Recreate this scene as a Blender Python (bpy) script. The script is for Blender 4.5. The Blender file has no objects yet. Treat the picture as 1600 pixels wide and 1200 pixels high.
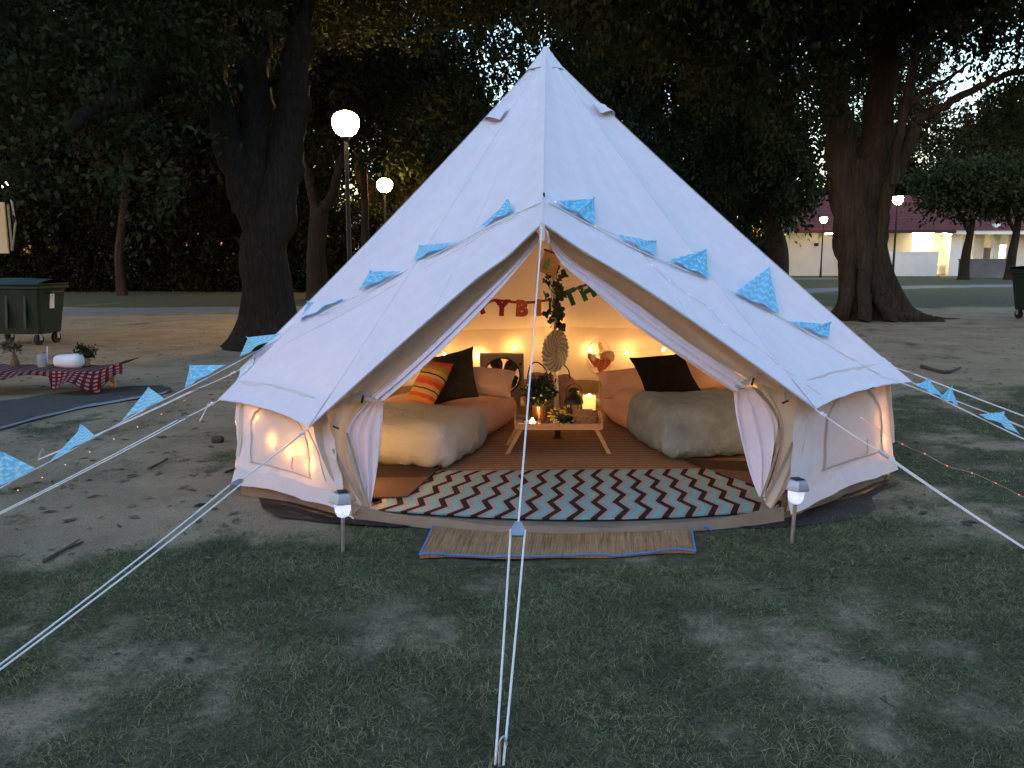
import bpy, math, random
import numpy as np
from mathutils import Vector, Matrix, noise
from mathutils.bvhtree import BVHTree
R = math.radians
random.seed(7)
rng = np.random.default_rng(11)
SC = bpy.context.scene
COL = SC.collection

# ------------------------------------------------------------------ camera, sky, sun, exposure
CAM_H = 1.55; PITCH = R(8.79); FPX = 1294.0
cd = bpy.data.cameras.new('camera'); cam = bpy.data.objects.new('camera', cd); COL.objects.link(cam)
cam.location = (0, 0, CAM_H); cam.rotation_euler = (R(90) - PITCH, 0, 0)
cd.sensor_width = 36; cd.lens = 36 * FPX / 1600; cd.clip_end = 2000; cd.clip_start = 0.05
SC.camera = cam
W = bpy.data.worlds.new('World'); SC.world = W; W.use_nodes = True
wn = W.node_tree
bg = wn.nodes['Background']
sky = wn.nodes.new('ShaderNodeTexSky'); sky.sky_type = 'NISHITA'; sky.sun_disc = False
sky.sun_elevation = R(1.5); sky.sun_rotation = R(205); sky.air_density = 1.0; sky.dust_density = 0.8; sky.ozone_density = 2.15
wn.links.new(sky.outputs[0], bg.inputs[0]); bg.inputs[1].default_value = 0.15
sd = bpy.data.lights.new('sun', 'SUN'); sd.energy = 0.04; sd.angle = R(60); sd.color = (0.86, 0.86, 1.0)
sun = bpy.data.objects.new('sun', sd); COL.objects.link(sun)
# light travels from behind the camera (slightly left), low
sun.rotation_euler = Vector((0.42, 0.90, -0.30)).to_track_quat('-Z', 'Y').to_euler()
SC.view_settings.view_transform = 'Standard'; SC.view_settings.look = 'None'
SC.view_settings.exposure = 3.95; SC.view_settings.gamma = 1.0; SC.view_settings.use_curve_mapping = False
SC.render.engine = 'CYCLES'
cy = SC.cycles
cy.use_denoising = True
try: cy.denoiser = 'OPENIMAGEDENOISE'
except Exception: pass
cy.sample_clamp_indirect = 4.0; cy.caustics_reflective = False; cy.caustics_refractive = False
cy.max_bounces = 8; cy.diffuse_bounces = 4; cy.transparent_max_bounces = 8

# ------------------------------------------------------------------ pixel <-> place helpers (photo is 1600 x 1200)
FW = Vector((0, math.cos(PITCH), -math.sin(PITCH))); UP = Vector((0, math.sin(PITCH), math.cos(PITCH))); RT = Vector((1, 0, 0))
CAM = Vector((0, 0, CAM_H))
def ray(px, py): return FW + RT * ((px - 800) / FPX) - UP * ((py - 600) / FPX)
def P(px, py, Y):
    d = ray(px, py); return CAM + d * (Y / d.y)
def G(px, py, z=0.0):
    d = ray(px, py); return CAM + d * ((z - CAM_H) / d.z)

# ------------------------------------------------------------------ object helpers
def tag(o, label=None, cat=None, group=None, kind=None):
    if label: o['label'] = label
    if cat: o['category'] = cat
    if group: o['group'] = group
    if kind: o['kind'] = kind
    return o
def thing(name, label, cat, loc=(0, 0, 0), rot=(0, 0, 0), group=None):
    o = bpy.data.objects.new(name, None); COL.objects.link(o)
    o.location = loc; o.rotation_euler = rot; o.empty_display_size = 0.1
    return tag(o, label, cat, group)
class MB:
    """collects geometry for one mesh"""
    def __init__(s): s.v = []; s.f = []; s.uv = {}
    def add(s, vs, fs):
        b = len(s.v); s.v.extend([tuple(v) for v in vs]); s.f.extend([tuple(i + b for i in f) for f in fs]); return s
    def box(s, c, size, rot=None, bev=0.0):
        sx, sy, sz = [x / 2 for x in size]; c = Vector(c)
        M = rot if rot is not None else Matrix.Identity(3)
        if bev <= 0:
            vs = [c + M @ Vector((x, y, z)) for x in (-sx, sx) for y in (-sy, sy) for z in (-sz, sz)]
            return s.add(vs, [(0, 1, 3, 2), (4, 6, 7, 5), (0, 4, 5, 1), (2, 3, 7, 6), (0, 2, 6, 4), (1, 5, 7, 3)])
        b = min(bev, sx * .9, sy * .9, sz * .9); vs = []; idx = {}
        for ax in range(3):
            for i, x in enumerate((-1, 1)):
                for y in (-1, 1):
                    for z in (-1, 1):
                        q = [x, y, z]
                        h = [sx, sy, sz]; p = [q[k] * (h[k] if k == ax else h[k] - b) for k in range(3)]
                        idx[(ax, x, y, z)] = len(vs); vs.append(c + M @ Vector(p))
        fs = []
        for ax in range(3):
            a1, a2 = (ax + 1) % 3, (ax + 2) % 3
            for sgn in (-1, 1):
                ring = []
                for (p, q) in ((-1, -1), (1, -1), (1, 1), (-1, 1)):
                    k = [0, 0, 0]; k[ax] = sgn; k[a1] = p; k[a2] = q; ring.append(idx[(ax, *k)])
                fs.append(ring if sgn > 0 else ring[::-1])
        for ax in range(3):  # edges along ax
            a1, a2 = (ax + 1) % 3, (ax + 2) % 3
            for p in (-1, 1):
                for q in (-1, 1):
                    k0 = [0, 0, 0]; k0[ax] = -1; k0[a1] = p; k0[a2] = q
                    k1 = list(k0); k1[ax] = 1
                    fs.append([idx[(a1, *k0)], idx[(a1, *k1)], idx[(a2, *k1)], idx[(a2, *k0)]])
        for x in (-1, 1):
            for y in (-1, 1):
                for z in (-1, 1): fs.append([idx[(0, x, y, z)], idx[(1, x, y, z)], idx[(2, x, y, z)]])
        return s.add(vs, fs)
    def tube(s, pts, r, n=8, cap=True, flute=None):
        pts = [Vector(p) for p in pts]; m = len(pts)
        rs = r if isinstance(r, (list, tuple)) else [r] * m
        vs = []; fs = []; prev = None
        for i, p in enumerate(pts):
            t = (pts[min(i + 1, m - 1)] - pts[max(i - 1, 0)])
            t = t.normalized() if t.length > 1e-9 else Vector((0, 0, 1))
            if prev is None:
                a = Vector((1, 0, 0)) if abs(t.x) < .9 else Vector((0, 1, 0)); u = t.cross(a).normalized()
            else:
                u = prev - t * prev.dot(t); u = u.normalized() if u.length > 1e-6 else t.orthogonal().normalized()
            prev = u; w = t.cross(u)
            for k in range(n):
                a = 2 * math.pi * k / n; rr = rs[i] * (flute(a, i) if flute else 1)
                vs.append(p + (u * math.cos(a) + w * math.sin(a)) * rr)
        for i in range(m - 1):
            for k in range(n):
                k2 = (k + 1) % n; fs.append((i * n + k, i * n + k2, (i + 1) * n + k2, (i + 1) * n + k))
        if cap: fs.append(tuple(range(n))[::-1]); fs.append(tuple((m - 1) * n + k for k in range(n)))
        return s.add(vs, fs)
    def lathe(s, prof, c=(0, 0, 0), n=20, M=None):
        c = Vector(c); M = M if M is not None else Matrix.Identity(3); vs = []; fs = []; m = len(prof)
        for (r, z) in prof:
            for k in range(n):
                a = 2 * math.pi * k / n; vs.append(c + M @ Vector((r * math.cos(a), r * math.sin(a), z)))
        for i in range(m - 1):
            for k in range(n):
                k2 = (k + 1) % n; fs.append((i * n + k, i * n + k2, (i + 1) * n + k2, (i + 1) * n + k))
        if prof[0][0] > 1e-6: fs.append(tuple(range(n))[::-1])
        if prof[-1][0] > 1e-6: fs.append(tuple((m - 1) * n + k for k in range(n)))
        return s.add(vs, fs)
    def ball(s, c, r, n=8, m=6, sq=(1, 1, 1)):
        vs = []; fs = []; c = Vector(c)
        for i in range(m + 1):
            th = math.pi * i / m
            for k in range(n):
                a = 2 * math.pi * k / n
                vs.append(c + Vector((r * sq[0] * math.sin(th) * math.cos(a), r * sq[1] * math.sin(th) * math.sin(a), r * sq[2] * math.cos(th))))
        for i in range(m):
            for k in range(n):
                k2 = (k + 1) % n; fs.append((i * n + k, (i + 1) * n + k, (i + 1) * n + k2, i * n + k2))
        return s.add(vs, fs)
    def sheet(s, fn, nu, nv):
        b = len(s.v); vs = []; fs = []
        for j in range(nv + 1):
            for i in range(nu + 1):
                u, v = i / nu, j / nv; s.uv[b + len(vs)] = (u, v); vs.append(tuple(fn(u, v)))
        for j in range(nv):
            for i in range(nu):
                a = j * (nu + 1) + i; fs.append((a, a + 1, a + nu + 2, a + nu + 1))
        return s.add(vs, fs)
    def prism(s, poly, thick, M=None, c=(0, 0, 0)):
        """poly in local xz, thickness along y"""
        M = M if M is not None else Matrix.Identity(3); c = Vector(c); n = len(poly)
        vs = [c + M @ Vector((x, -thick / 2, z)) for x, z in poly] + [c + M @ Vector((x, thick / 2, z)) for x, z in poly]
        fs = [tuple(range(n)), tuple(range(2 * n - 1, n - 1, -1))] + [(i, i + n, (i + 1) % n + n, (i + 1) % n) for i in range(n)]
        return s.add(vs, fs)
    def soft(s, size, rad, n=10, nz=0.0, seed=0, M=None, c=(0, 0, 0), wr=None):
        """rounded cushion-like box with lumps"""
        h = [x / 2 for x in size]; M = M if M is not None else Matrix.Identity(3); c = Vector(c)
        vs = []; fs = []; key = {}
        def vert(p):
            k = tuple(round(q, 5) for q in p)
            if k in key: return key[k]
            q = Vector(p); core = Vector([max(-(h[i] - rad), min(h[i] - rad, q[i])) for i in range(3)]); d = q - core
            if d.length > 1e-7: q = core + d.normalized() * rad
            if nz:
                nn = d.normalized() if d.length > 1e-7 else Vector((0, 0, 1))
                q = q + nn * nz * noise.fractal(q * 3.0 + Vector((seed, seed * 2, 0)), 1, 2, 4)
            if wr: q = wr(q)
            key[k] = len(vs); vs.append(c + M @ q); return key[k]
        for ax in range(3):
            a1, a2 = (ax + 1) % 3, (ax + 2) % 3
            for sg in (-1, 1):
                for i in range(n):
                    for j in range(n):
                        qs = []
                        for (di, dj) in ((0, 0), (1, 0), (1, 1), (0, 1)):
                            p = [0, 0, 0]; p[ax] = sg * h[ax]
                            f1 = -math.cos(math.pi * (i + di) / n); f2 = -math.cos(math.pi * (j + dj) / n)
                            p[a1] = h[a1] * f1; p[a2] = h[a2] * f2
                            qs.append(vert(p))
                        fs.append(tuple(qs) if sg > 0 else tuple(qs[::-1]))
        return s.add(vs, fs)
    def mesh(s, name, off=None):
        me = bpy.data.meshes.new(name)
        v = np.array(s.v, dtype=np.float64)
        if off is not None: v = v - np.array(off)
        me.from_pydata(v.tolist(), [], s.f)
        if s.uv:
            ul = me.uv_layers.new(name='UVMap')
            for lp in me.loops:
                ul.data[lp.index].uv = s.uv.get(lp.vertex_index, (0, 0))
        me.update(); return me
def base_of(o):
    l = Vector(o.location)
    while o.parent: o = o.parent; l += Vector(o.location)
    return l
def put(name, mb, m, parent=None, local=False, smooth=True, angle=40):
    """link the collected geometry as ONE mesh object; verts are in world space unless local"""
    off = None
    if parent is not None and not local: off = base_of(parent)
    me = mb.mesh(name, off) if isinstance(mb, MB) else mb
    if smooth:
        for p in me.polygons: p.use_smooth = True
        try: me.set_sharp_from_angle(angle=R(angle))
        except Exception: pass
    if m is not None: me.materials.clear(); me.materials.append(m)
    o = bpy.data.objects.new(name, me); COL.objects.link(o)
    if parent is not None: o.parent = parent
    return o
def share(name, src, parent, loc=(0, 0, 0), rot=None, scale=None):
    o = bpy.data.objects.new(name, src.data); COL.objects.link(o); o.parent = parent; o.location = loc
    if rot is not None: o.rotation_euler = rot
    if scale is not None: o.scale = scale
    return o
def copy_tree(o, parent=None):
    c = o.copy(); COL.objects.link(c); c.parent = parent
    for ch in list(o.children): copy_tree(ch, c)
    return c
def fast_mesh(name, v, quads):
    me = bpy.data.meshes.new(name); n = len(v); m = len(quads); k = quads.shape[1]
    me.vertices.add(n); me.vertices.foreach_set('co', np.ascontiguousarray(v, dtype=np.float32).ravel())
    me.loops.add(m * k); me.loops.foreach_set('vertex_index', np.ascontiguousarray(quads, dtype=np.int32).ravel())
    me.polygons.add(m); me.polygons.foreach_set('loop_start', np.arange(0, m * k, k, dtype=np.int32))
    me.update(calc_edges=True); me.validate(); return me
def smoothpath(pts, n=6):
    """Catmull-Rom through points"""
    pts = [Vector(p) for p in pts]; out = []
    for i in range(len(pts) - 1):
        p0, p1, p2, p3 = pts[max(i - 1, 0)], pts[i], pts[i + 1], pts[min(i + 2, len(pts) - 1)]
        for k in range(n):
            t = k / n
            out.append(.5 * ((2 * p1) + (p2 - p0) * t + (2 * p0 - 5 * p1 + 4 * p2 - p3) * t * t + (3 * p1 - p0 - 3 * p2 + p3) * t ** 3))
    out.append(pts[-1]); return out
def along(pts, t):
    """point at fraction t of a polyline given by equal index steps"""
    x = max(0, min(len(pts) - 1 - 1e-6, t * (len(pts) - 1))); i = int(x); return pts[i].lerp(pts[i + 1], x - i)

# ------------------------------------------------------------------ materials
def newmat(name):
    m = bpy.data.materials.new(name); m.use_nodes = True; nt = m.node_tree
    return m, nt, nt.nodes['Principled BSDF'], nt.nodes['Material Output']
def nd(nt, typ, ins=None, **kw):
    n = nt.nodes.new(typ)
    for k, v in kw.items(): setattr(n, k, v)
    for k, v in (ins or {}).items():
        if hasattr(v, 'is_output') or hasattr(v, 'is_linked'): nt.links.new(v, n.inputs[k])
        else: n.inputs[k].default_value = v
    return n
def c4(c): return (c[0], c[1], c[2], 1)
def mat(name, col, rough=.7, var=.18, scale=6, bump=0.0, bscale=40, spec=.3, metal=0, stretch=(1, 1, 1), trans=0.0, island=0.0):
    m, nt, b, out = newmat(name)
    tc = nd(nt, 'ShaderNodeTexCoord'); mp = nd(nt, 'ShaderNodeMapping', {'Vector': tc.outputs['Object'], 'Scale': stretch})
    n1 = nd(nt, 'ShaderNodeTexNoise', {'Vector': mp.outputs[0], 'Scale': scale, 'Detail': 6, 'Roughness': .6})
    rm = nd(nt, 'ShaderNodeMapRange', {'Value': n1.outputs['Fac'], 'From Min': .3, 'From Max': .7, 'To Min': 1 - var, 'To Max': 1 + var})
    val = rm.outputs[0]
    if island:
        gi = nd(nt, 'ShaderNodeNewGeometry'); r2 = nd(nt, 'ShaderNodeMapRange', {'Value': gi.outputs['Random Per Island'], 'To Min': 1 - island, 'To Max': 1 + island})
        mm = nd(nt, 'ShaderNodeMath', {0: val, 1: r2.outputs[0]}, operation='MULTIPLY'); val = mm.outputs[0]
    mx = nd(nt, 'ShaderNodeVectorMath', {0: col, 'Scale': val}, operation='SCALE')
    nt.links.new(mx.outputs[0], b.inputs['Base Color'])
    b.inputs['Roughness'].default_value = rough; b.inputs['Metallic'].default_value = metal; b.inputs['Specular IOR Level'].default_value = spec
    if bump:
        n2 = nd(nt, 'ShaderNodeTexNoise', {'Vector': mp.outputs[0], 'Scale': bscale, 'Detail': 5, 'Roughness': .65})
        bp = nd(nt, 'ShaderNodeBump', {'Strength': bump, 'Distance': .02, 'Height': n2.outputs['Fac']}); nt.links.new(bp.outputs[0], b.inputs['Normal'])
    if trans:
        tr = nd(nt, 'ShaderNodeBsdfTranslucent', {'Color': mx.outputs[0]})
        if bump: nt.links.new(bp.outputs[0], tr.inputs['Normal'])
        ms = nd(nt, 'ShaderNodeMixShader', {0: trans, 1: b.outputs[0], 2: tr.outputs[0]}); nt.links.new(ms.outputs[0], out.inputs[0])
    return m
def emit(name, col, st):
    m, nt, b, out = newmat(name); nt.nodes.remove(b)
    e = nd(nt, 'ShaderNodeEmission', {'Color': c4(col), 'Strength': st}); nt.links.new(e.outputs[0], out.inputs[0]); return m
def uvmat(name, build, rough=.8, bump=0.0, trans=0.0):
    """build(nt, uv_socket) returns the colour socket"""
    m, nt, b, out = newmat(name); tc = nd(nt, 'ShaderNodeTexCoord')
    c = build(nt, tc.outputs['UV']); nt.links.new(c, b.inputs['Base Color']); b.inputs['Roughness'].default_value = rough
    b.inputs['Specular IOR Level'].default_value = .15
    if bump:
        n2 = nd(nt, 'ShaderNodeTexNoise', {'Vector': tc.outputs['Object'], 'Scale': 60, 'Detail': 4}); bp = nd(nt, 'ShaderNodeBump', {'Strength': bump, 'Distance': .01, 'Height': n2.outputs['Fac']}); nt.links.new(bp.outputs[0], b.inputs['Normal'])
    if trans:
        tr = nd(nt, 'ShaderNodeBsdfTranslucent', {'Color': c}); ms = nd(nt, 'ShaderNodeMixShader', {0: trans, 1: b.outputs[0], 2: tr.outputs[0]}); nt.links.new(ms.outputs[0], out.inputs[0])
    return m
def mth(nt, op, a, b=0.0, c=None):
    n = nt.nodes.new('ShaderNodeMath'); n.operation = op
    for i, x in enumerate([a, b] + ([c] if c is not None else [])):
        if hasattr(x, 'is_output'): nt.links.new(x, n.inputs[i])
        else: n.inputs[i].default_value = x
    return n.outputs[0]
def mixc(nt, f, a, b):
    n = nt.nodes.new('ShaderNodeMix'); n.data_type = 'RGBA'
    for i, x in ((0, f), (6, a), (7, b)):
        if hasattr(x, 'is_output'): nt.links.new(x, n.inputs[i])
        else: n.inputs[i].default_value = x if i == 0 else c4(x)
    return n.outputs[2]
def ramp(nt, f, stops, interp='CONSTANT'):
    n = nt.nodes.new('ShaderNodeValToRGB'); n.color_ramp.interpolation = interp; cr = n.color_ramp
    while len(cr.elements) < len(stops): cr.elements.new(.5)
    for e, (p, c) in zip(cr.elements, stops): e.position = p; e.color = c4(c)
    nt.links.new(f, n.inputs[0]); return n.outputs[0]

def canvas_mat(name, col, trans, wr=.25):
    m, nt, b, out = newmat(name); nt.nodes.remove(b); tc = nd(nt, 'ShaderNodeTexCoord')
    n1 = nd(nt, 'ShaderNodeTexNoise', {'Vector': tc.outputs['Object'], 'Scale': 1.6, 'Detail': 6, 'Roughness': .55})
    n3 = nd(nt, 'ShaderNodeTexNoise', {'Vector': tc.outputs['Object'], 'Scale': 220, 'Detail': 2})
    st = nd(nt, 'ShaderNodeTexNoise', {'Vector': tc.outputs['Object'], 'Scale': 7, 'Detail': 8, 'Roughness': .7})
    v = nd(nt, 'ShaderNodeMapRange', {'Value': st.outputs['Fac'], 'From Min': .25, 'From Max': .75, 'To Min': .92, 'To Max': 1.03})
    cc = nd(nt, 'ShaderNodeVectorMath', {0: col, 'Scale': v.outputs[0]}, operation='SCALE')
    ad = mth(nt, 'ADD', mth(nt, 'MULTIPLY', n1.outputs['Fac'], 1.0), mth(nt, 'MULTIPLY', n3.outputs['Fac'], .02))
    bp = nd(nt, 'ShaderNodeBump', {'Strength': wr, 'Distance': .06, 'Height': ad})
    d = nd(nt, 'ShaderNodeBsdfDiffuse', {'Color': cc.outputs[0], 'Roughness': .6, 'Normal': bp.outputs[0]})
    tcol = nd(nt, 'ShaderNodeVectorMath', {0: (col[0], col[1] * .88, col[2] * .72), 'Scale': 1.0}, operation='SCALE')
    t = nd(nt, 'ShaderNodeBsdfTranslucent', {'Color': tcol.outputs[0]})
    ms = nd(nt, 'ShaderNodeMixShader', {0: trans, 1: d.outputs[0], 2: t.outputs[0]}); nt.links.new(ms.outputs[0], out.inputs[0]); return m

M = {}
M['canvas'] = canvas_mat('canvas', (.75, .74, .80), .05)
M['canvas_wall'] = canvas_mat('canvas_wall', (.74, .72, .74), .11, .35)
M['canvas_flap'] = canvas_mat('canvas_flap', (.62, .59, .50), .07, .4)
M['curtain'] = canvas_mat('curtain', (.78, .77, .86), .08, .2)
M['tape'] = mat('tape', (.30, .27, .21), .8, .1, 20, .2, 80)
M['grey_tape'] = mat('grey_tape', (.45, .42, .40), .8, .1, 20, .2, 80)
M['tan_pvc'] = mat('tan_pvc', (.22, .175, .13), .55, .2, 4, .3, 6)
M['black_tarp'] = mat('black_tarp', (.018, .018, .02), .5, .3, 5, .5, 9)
M['rope'] = mat('rope', (.78, .77, .75), .8, .1, 60, .3, 200)
M['toggle'] = mat('toggle', (.02, .02, .02), .4, .1)
M['steel'] = mat('steel', (.55, .55, .56), .32, .1, 12, 0, metal=.9)
M['galv'] = mat('galv', (.42, .43, .46), .4, .15, 14, .1, metal=.7)
M['black'] = mat('black_paint', (.015, .015, .016), .45, .2, 9)
M['black_fabric'] = mat('black_fabric', (.012, .012, .013), .95, .3, 9, .4, 60, spec=.05)
def bark_mat(name, dark, light, sc):
    m, nt, b, out = newmat(name); tc = nd(nt, 'ShaderNodeTexCoord'); mp = nd(nt, 'ShaderNodeMapping', {'Vector': tc.outputs['Object'], 'Scale': (sc, sc, sc * .07)})
    wn_ = nd(nt, 'ShaderNodeTexNoise', {'Vector': mp.outputs[0], 'Scale': 1.6, 'Detail': 5}); wv = nd(nt, 'ShaderNodeVectorMath', {0: mp.outputs[0], 1: wn_.outputs['Color']}, operation='ADD')
    vo = nd(nt, 'ShaderNodeTexVoronoi', {'Vector': wv.outputs[0], 'Scale': 1.0}, feature='DISTANCE_TO_EDGE'); fn = nd(nt, 'ShaderNodeTexNoise', {'Vector': mp.outputs[0], 'Scale': 4, 'Detail': 8, 'Roughness': .7}); pa = nd(nt, 'ShaderNodeTexNoise', {'Vector': tc.outputs['Object'], 'Scale': 1.1, 'Detail': 4})
    h = mth(nt, 'ADD', mth(nt, 'MINIMUM', mth(nt, 'MULTIPLY', vo.outputs['Distance'], 1.2), .28), mth(nt, 'MULTIPLY', fn.outputs['Fac'], 1.0))
    f = nd(nt, 'ShaderNodeMapRange', {'Value': mth(nt, 'MULTIPLY', h, mth(nt, 'ADD', pa.outputs['Fac'], .5)), 'From Min': .25, 'From Max': 1.1}).outputs[0]
    nt.links.new(mixc(nt, f, dark, light), b.inputs['Base Color']); b.inputs['Roughness'].default_value = .95; b.inputs['Specular IOR Level'].default_value = .1
    bp = nd(nt, 'ShaderNodeBump', {'Strength': 1.0, 'Distance': .05, 'Height': h}); nt.links.new(bp.outputs[0], b.inputs['Normal']); return m
M['bark'] = bark_mat('bark', (.014, .011, .009), (.050, .039, .031), 11)
M['bark_pale'] = bark_mat('bark_pale', (.020, .015, .011), (.080, .060, .043), 8)
M['leaf'] = mat('leaf', (.026, .035, .014), .75, .35, 1.2, spec=.08, trans=.25, island=.45)
M['leaf_big'] = mat('leaf_big', (.025, .030, .013), .75, .3, 1.2, spec=.08, trans=.22, island=.5)
M['leaf_dark'] = mat('leaf_dark', (.015, .020, .009), .75, .35, .8, spec=.06, trans=.15, island=.4)
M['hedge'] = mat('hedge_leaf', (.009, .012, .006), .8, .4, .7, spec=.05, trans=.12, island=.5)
M['white_paint'] = mat('white_paint', (.72, .71, .68), .6, .06, 2, .1, 30)
M['wall_render'] = mat('wall_render', (.55, .54, .50), .85, .08, .8, .2, 20)
M['concrete'] = mat('concrete', (.17, .165, .155), .9, .15, 1.5, .3, 14)
M['grey_wall'] = mat('grey_wall', (.14, .14, .15), .9, .2, 1.5, .3, 10)
M['dark_green'] = mat('bin_plastic', (.014, .025, .019), .5, .2, 3, .1, 20)
M['rubber'] = mat('rubber', (.02, .018, .016), .75, .2, 20)
M['paper'] = mat('paper', (.75, .74, .70), .7, .08, 20)
M['pine'] = mat('pine', (.52, .33, .19), .55, .2, 9, .15, 40, stretch=(.6, 6, 6))
M['peach'] = mat('peach_cotton', (.64, .45, .40), .9, .08, 3, .35, 11, spec=.1)
M['charcoal'] = mat('charcoal_fabric', (.045, .042, .040), .95, .25, 14, .4, 120, spec=.05)
M['lilac'] = mat('lilac_plush', (.33, .24, .26), .95, .3, 12, .6, 60, spec=.05)
M['dark_leaf'] = mat('ivy_leaf', (.020, .040, .014), .45, .4, 30, island=.5)
M['copper'] = mat('copper', (.75, .36, .22), .3, .1, 12, metal=.9)
M['grey_plastic'] = mat('grey_plastic', (.26, .25, .26), .45, .1, 6)
M['dark_plastic'] = mat('dark_plastic', (.045, .042, .042), .4, .15, 8)
M['cream_plastic'] = mat('cream_plastic', (.62, .52, .46), .4, .08, 8)
M['rust_plastic'] = mat('rust_plastic', (.55, .13, .05), .35, .1, 8)
M['wicker'] = mat('wicker', (.36, .22, .12), .8, .4, 60, .8, 140)
M['yellow'] = mat('yellow_cloth', (.65, .45, .08), .8, .3, 40)
M['white_cotton'] = mat('white_cotton', (.72, .70, .72), .9, .08, 6, .2, 20)
M['brown_mat'] = mat('brown_mat', (.075, .052, .038), .95, .25, 18, .4, 120, spec=.05)
M['brown_mat_light'] = mat('brown_mat_light', (.14, .092, .062), .95, .25, 18, .4, 120, spec=.05)
M['blue_binding'] = mat('blue_binding', (.05, .22, .60), .7, .15, 30)
M['soil_twig'] = mat('twig', (.07, .055, .042), .9, .3, 20, .4, 40)
M['dry_leaf'] = mat('dry_leaf', (.12, .09, .06), .85, .3, 10, island=.6)
M['led_white'] = emit('led_white', (.72, .78, 1), .7)
M['led_red'] = emit('led_red', (1, .10, .06), .4)
M['led_cool'] = emit('led_cool', (1, .95, .9), .8)
M['bulb'] = emit('warm_bulb', (1, .46, .115), 80)
M['lamp_glow'] = emit('lamp_glow', (1, .62, .20), 13)

# ================================================================== GROUND
def fr(x, y, s, o=0.0, oc=4): return noise.fractal(Vector((x * s + o, y * s - o, o * .7)), 1.0, 2.0, oc)
def sstep(a, b, x):
    t = max(0.0, min(1.0, (x - a) / (b - a))); return t * t * (3 - 2 * t)
def grassiness(x, y):
    """how much turf covers the soil at a spot (worn bare round the tent)"""
    n = fr(x, y, .9, 3.1) * .46 + fr(x, y, 3.2, 8.7) * .34
    if y < 12:
        edge = 4.05 + .25 * fr(x, y, .8, 5)
        left = sstep(-.6, -1.3, x) * sstep(edge - .35, edge + .35, y)
        right = sstep(9.0, 12.0, y + .4 * n)
        g = .66 - .52 * left - .62 * right * (1 - left)
        if y > 8.6: g -= .25 * sstep(8.6, 10.5, y)
        g -= .10 * sstep(2.2, 3.4, x) * sstep(6.0, 3.5, y)
    else:
        g = .10
        if x < 0: g = max(g, .9 * sstep(24.6, 26.0, y))
        if x >= 0: g = max(g, .9 * sstep(24.0, 27.0, y + .25 * x * 0))
    return max(0.0, min(1.0, g + n))
def relief(x, y):
    d = math.hypot(x - .36, y - 6.84)
    k = sstep(2.3, 3.0, d) if d < 3.0 else 1.0
    return (.016 * fr(x, y, 1.1, 1.7) + .007 * fr(x, y, 5.0, 4.4)) * (.15 + .85 * k) * (1.0 if y < 14 else .6)
def ax_lines(dense0, dense1, step, far0, far1, growth=1.18):
    a = list(np.arange(dense0, dense1 + 1e-6, step)); s = step; x = dense1
    while x < far1: s *= growth; x += s; a.append(x)
    s = step; x = dense0
    while x > far0: s *= growth; x -= s; a.insert(0, x)
    return a
gx = ax_lines(-5.2, 5.2, .055, -420, 420, 1.10); gy = ax_lines(1.6, 9.5, .055, -150, 600, 1.085)
nx, ny = len(gx), len(gy)
gv = np.zeros((ny * nx, 3), dtype=np.float32); gm = np.zeros(ny * nx, dtype=np.float32)
k = 0
for yy in gy:
    for xx in gx:
        near = abs(xx) < 40 and yy < 60
        gv[k] = (xx, yy, relief(xx, yy) if near else 0.0); gm[k] = grassiness(xx, yy) if near else .8; k += 1
ii = (np.arange(ny - 1)[:, None] * nx + np.arange(nx - 1)[None, :]).ravel()
gq = np.stack([ii, ii + 1, ii + nx + 1, ii + nx], 1)
gme = fast_mesh('ground', gv, gq)
at = gme.attributes.new('turf', 'FLOAT', 'POINT'); at.data.foreach_set('value', gm)
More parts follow.
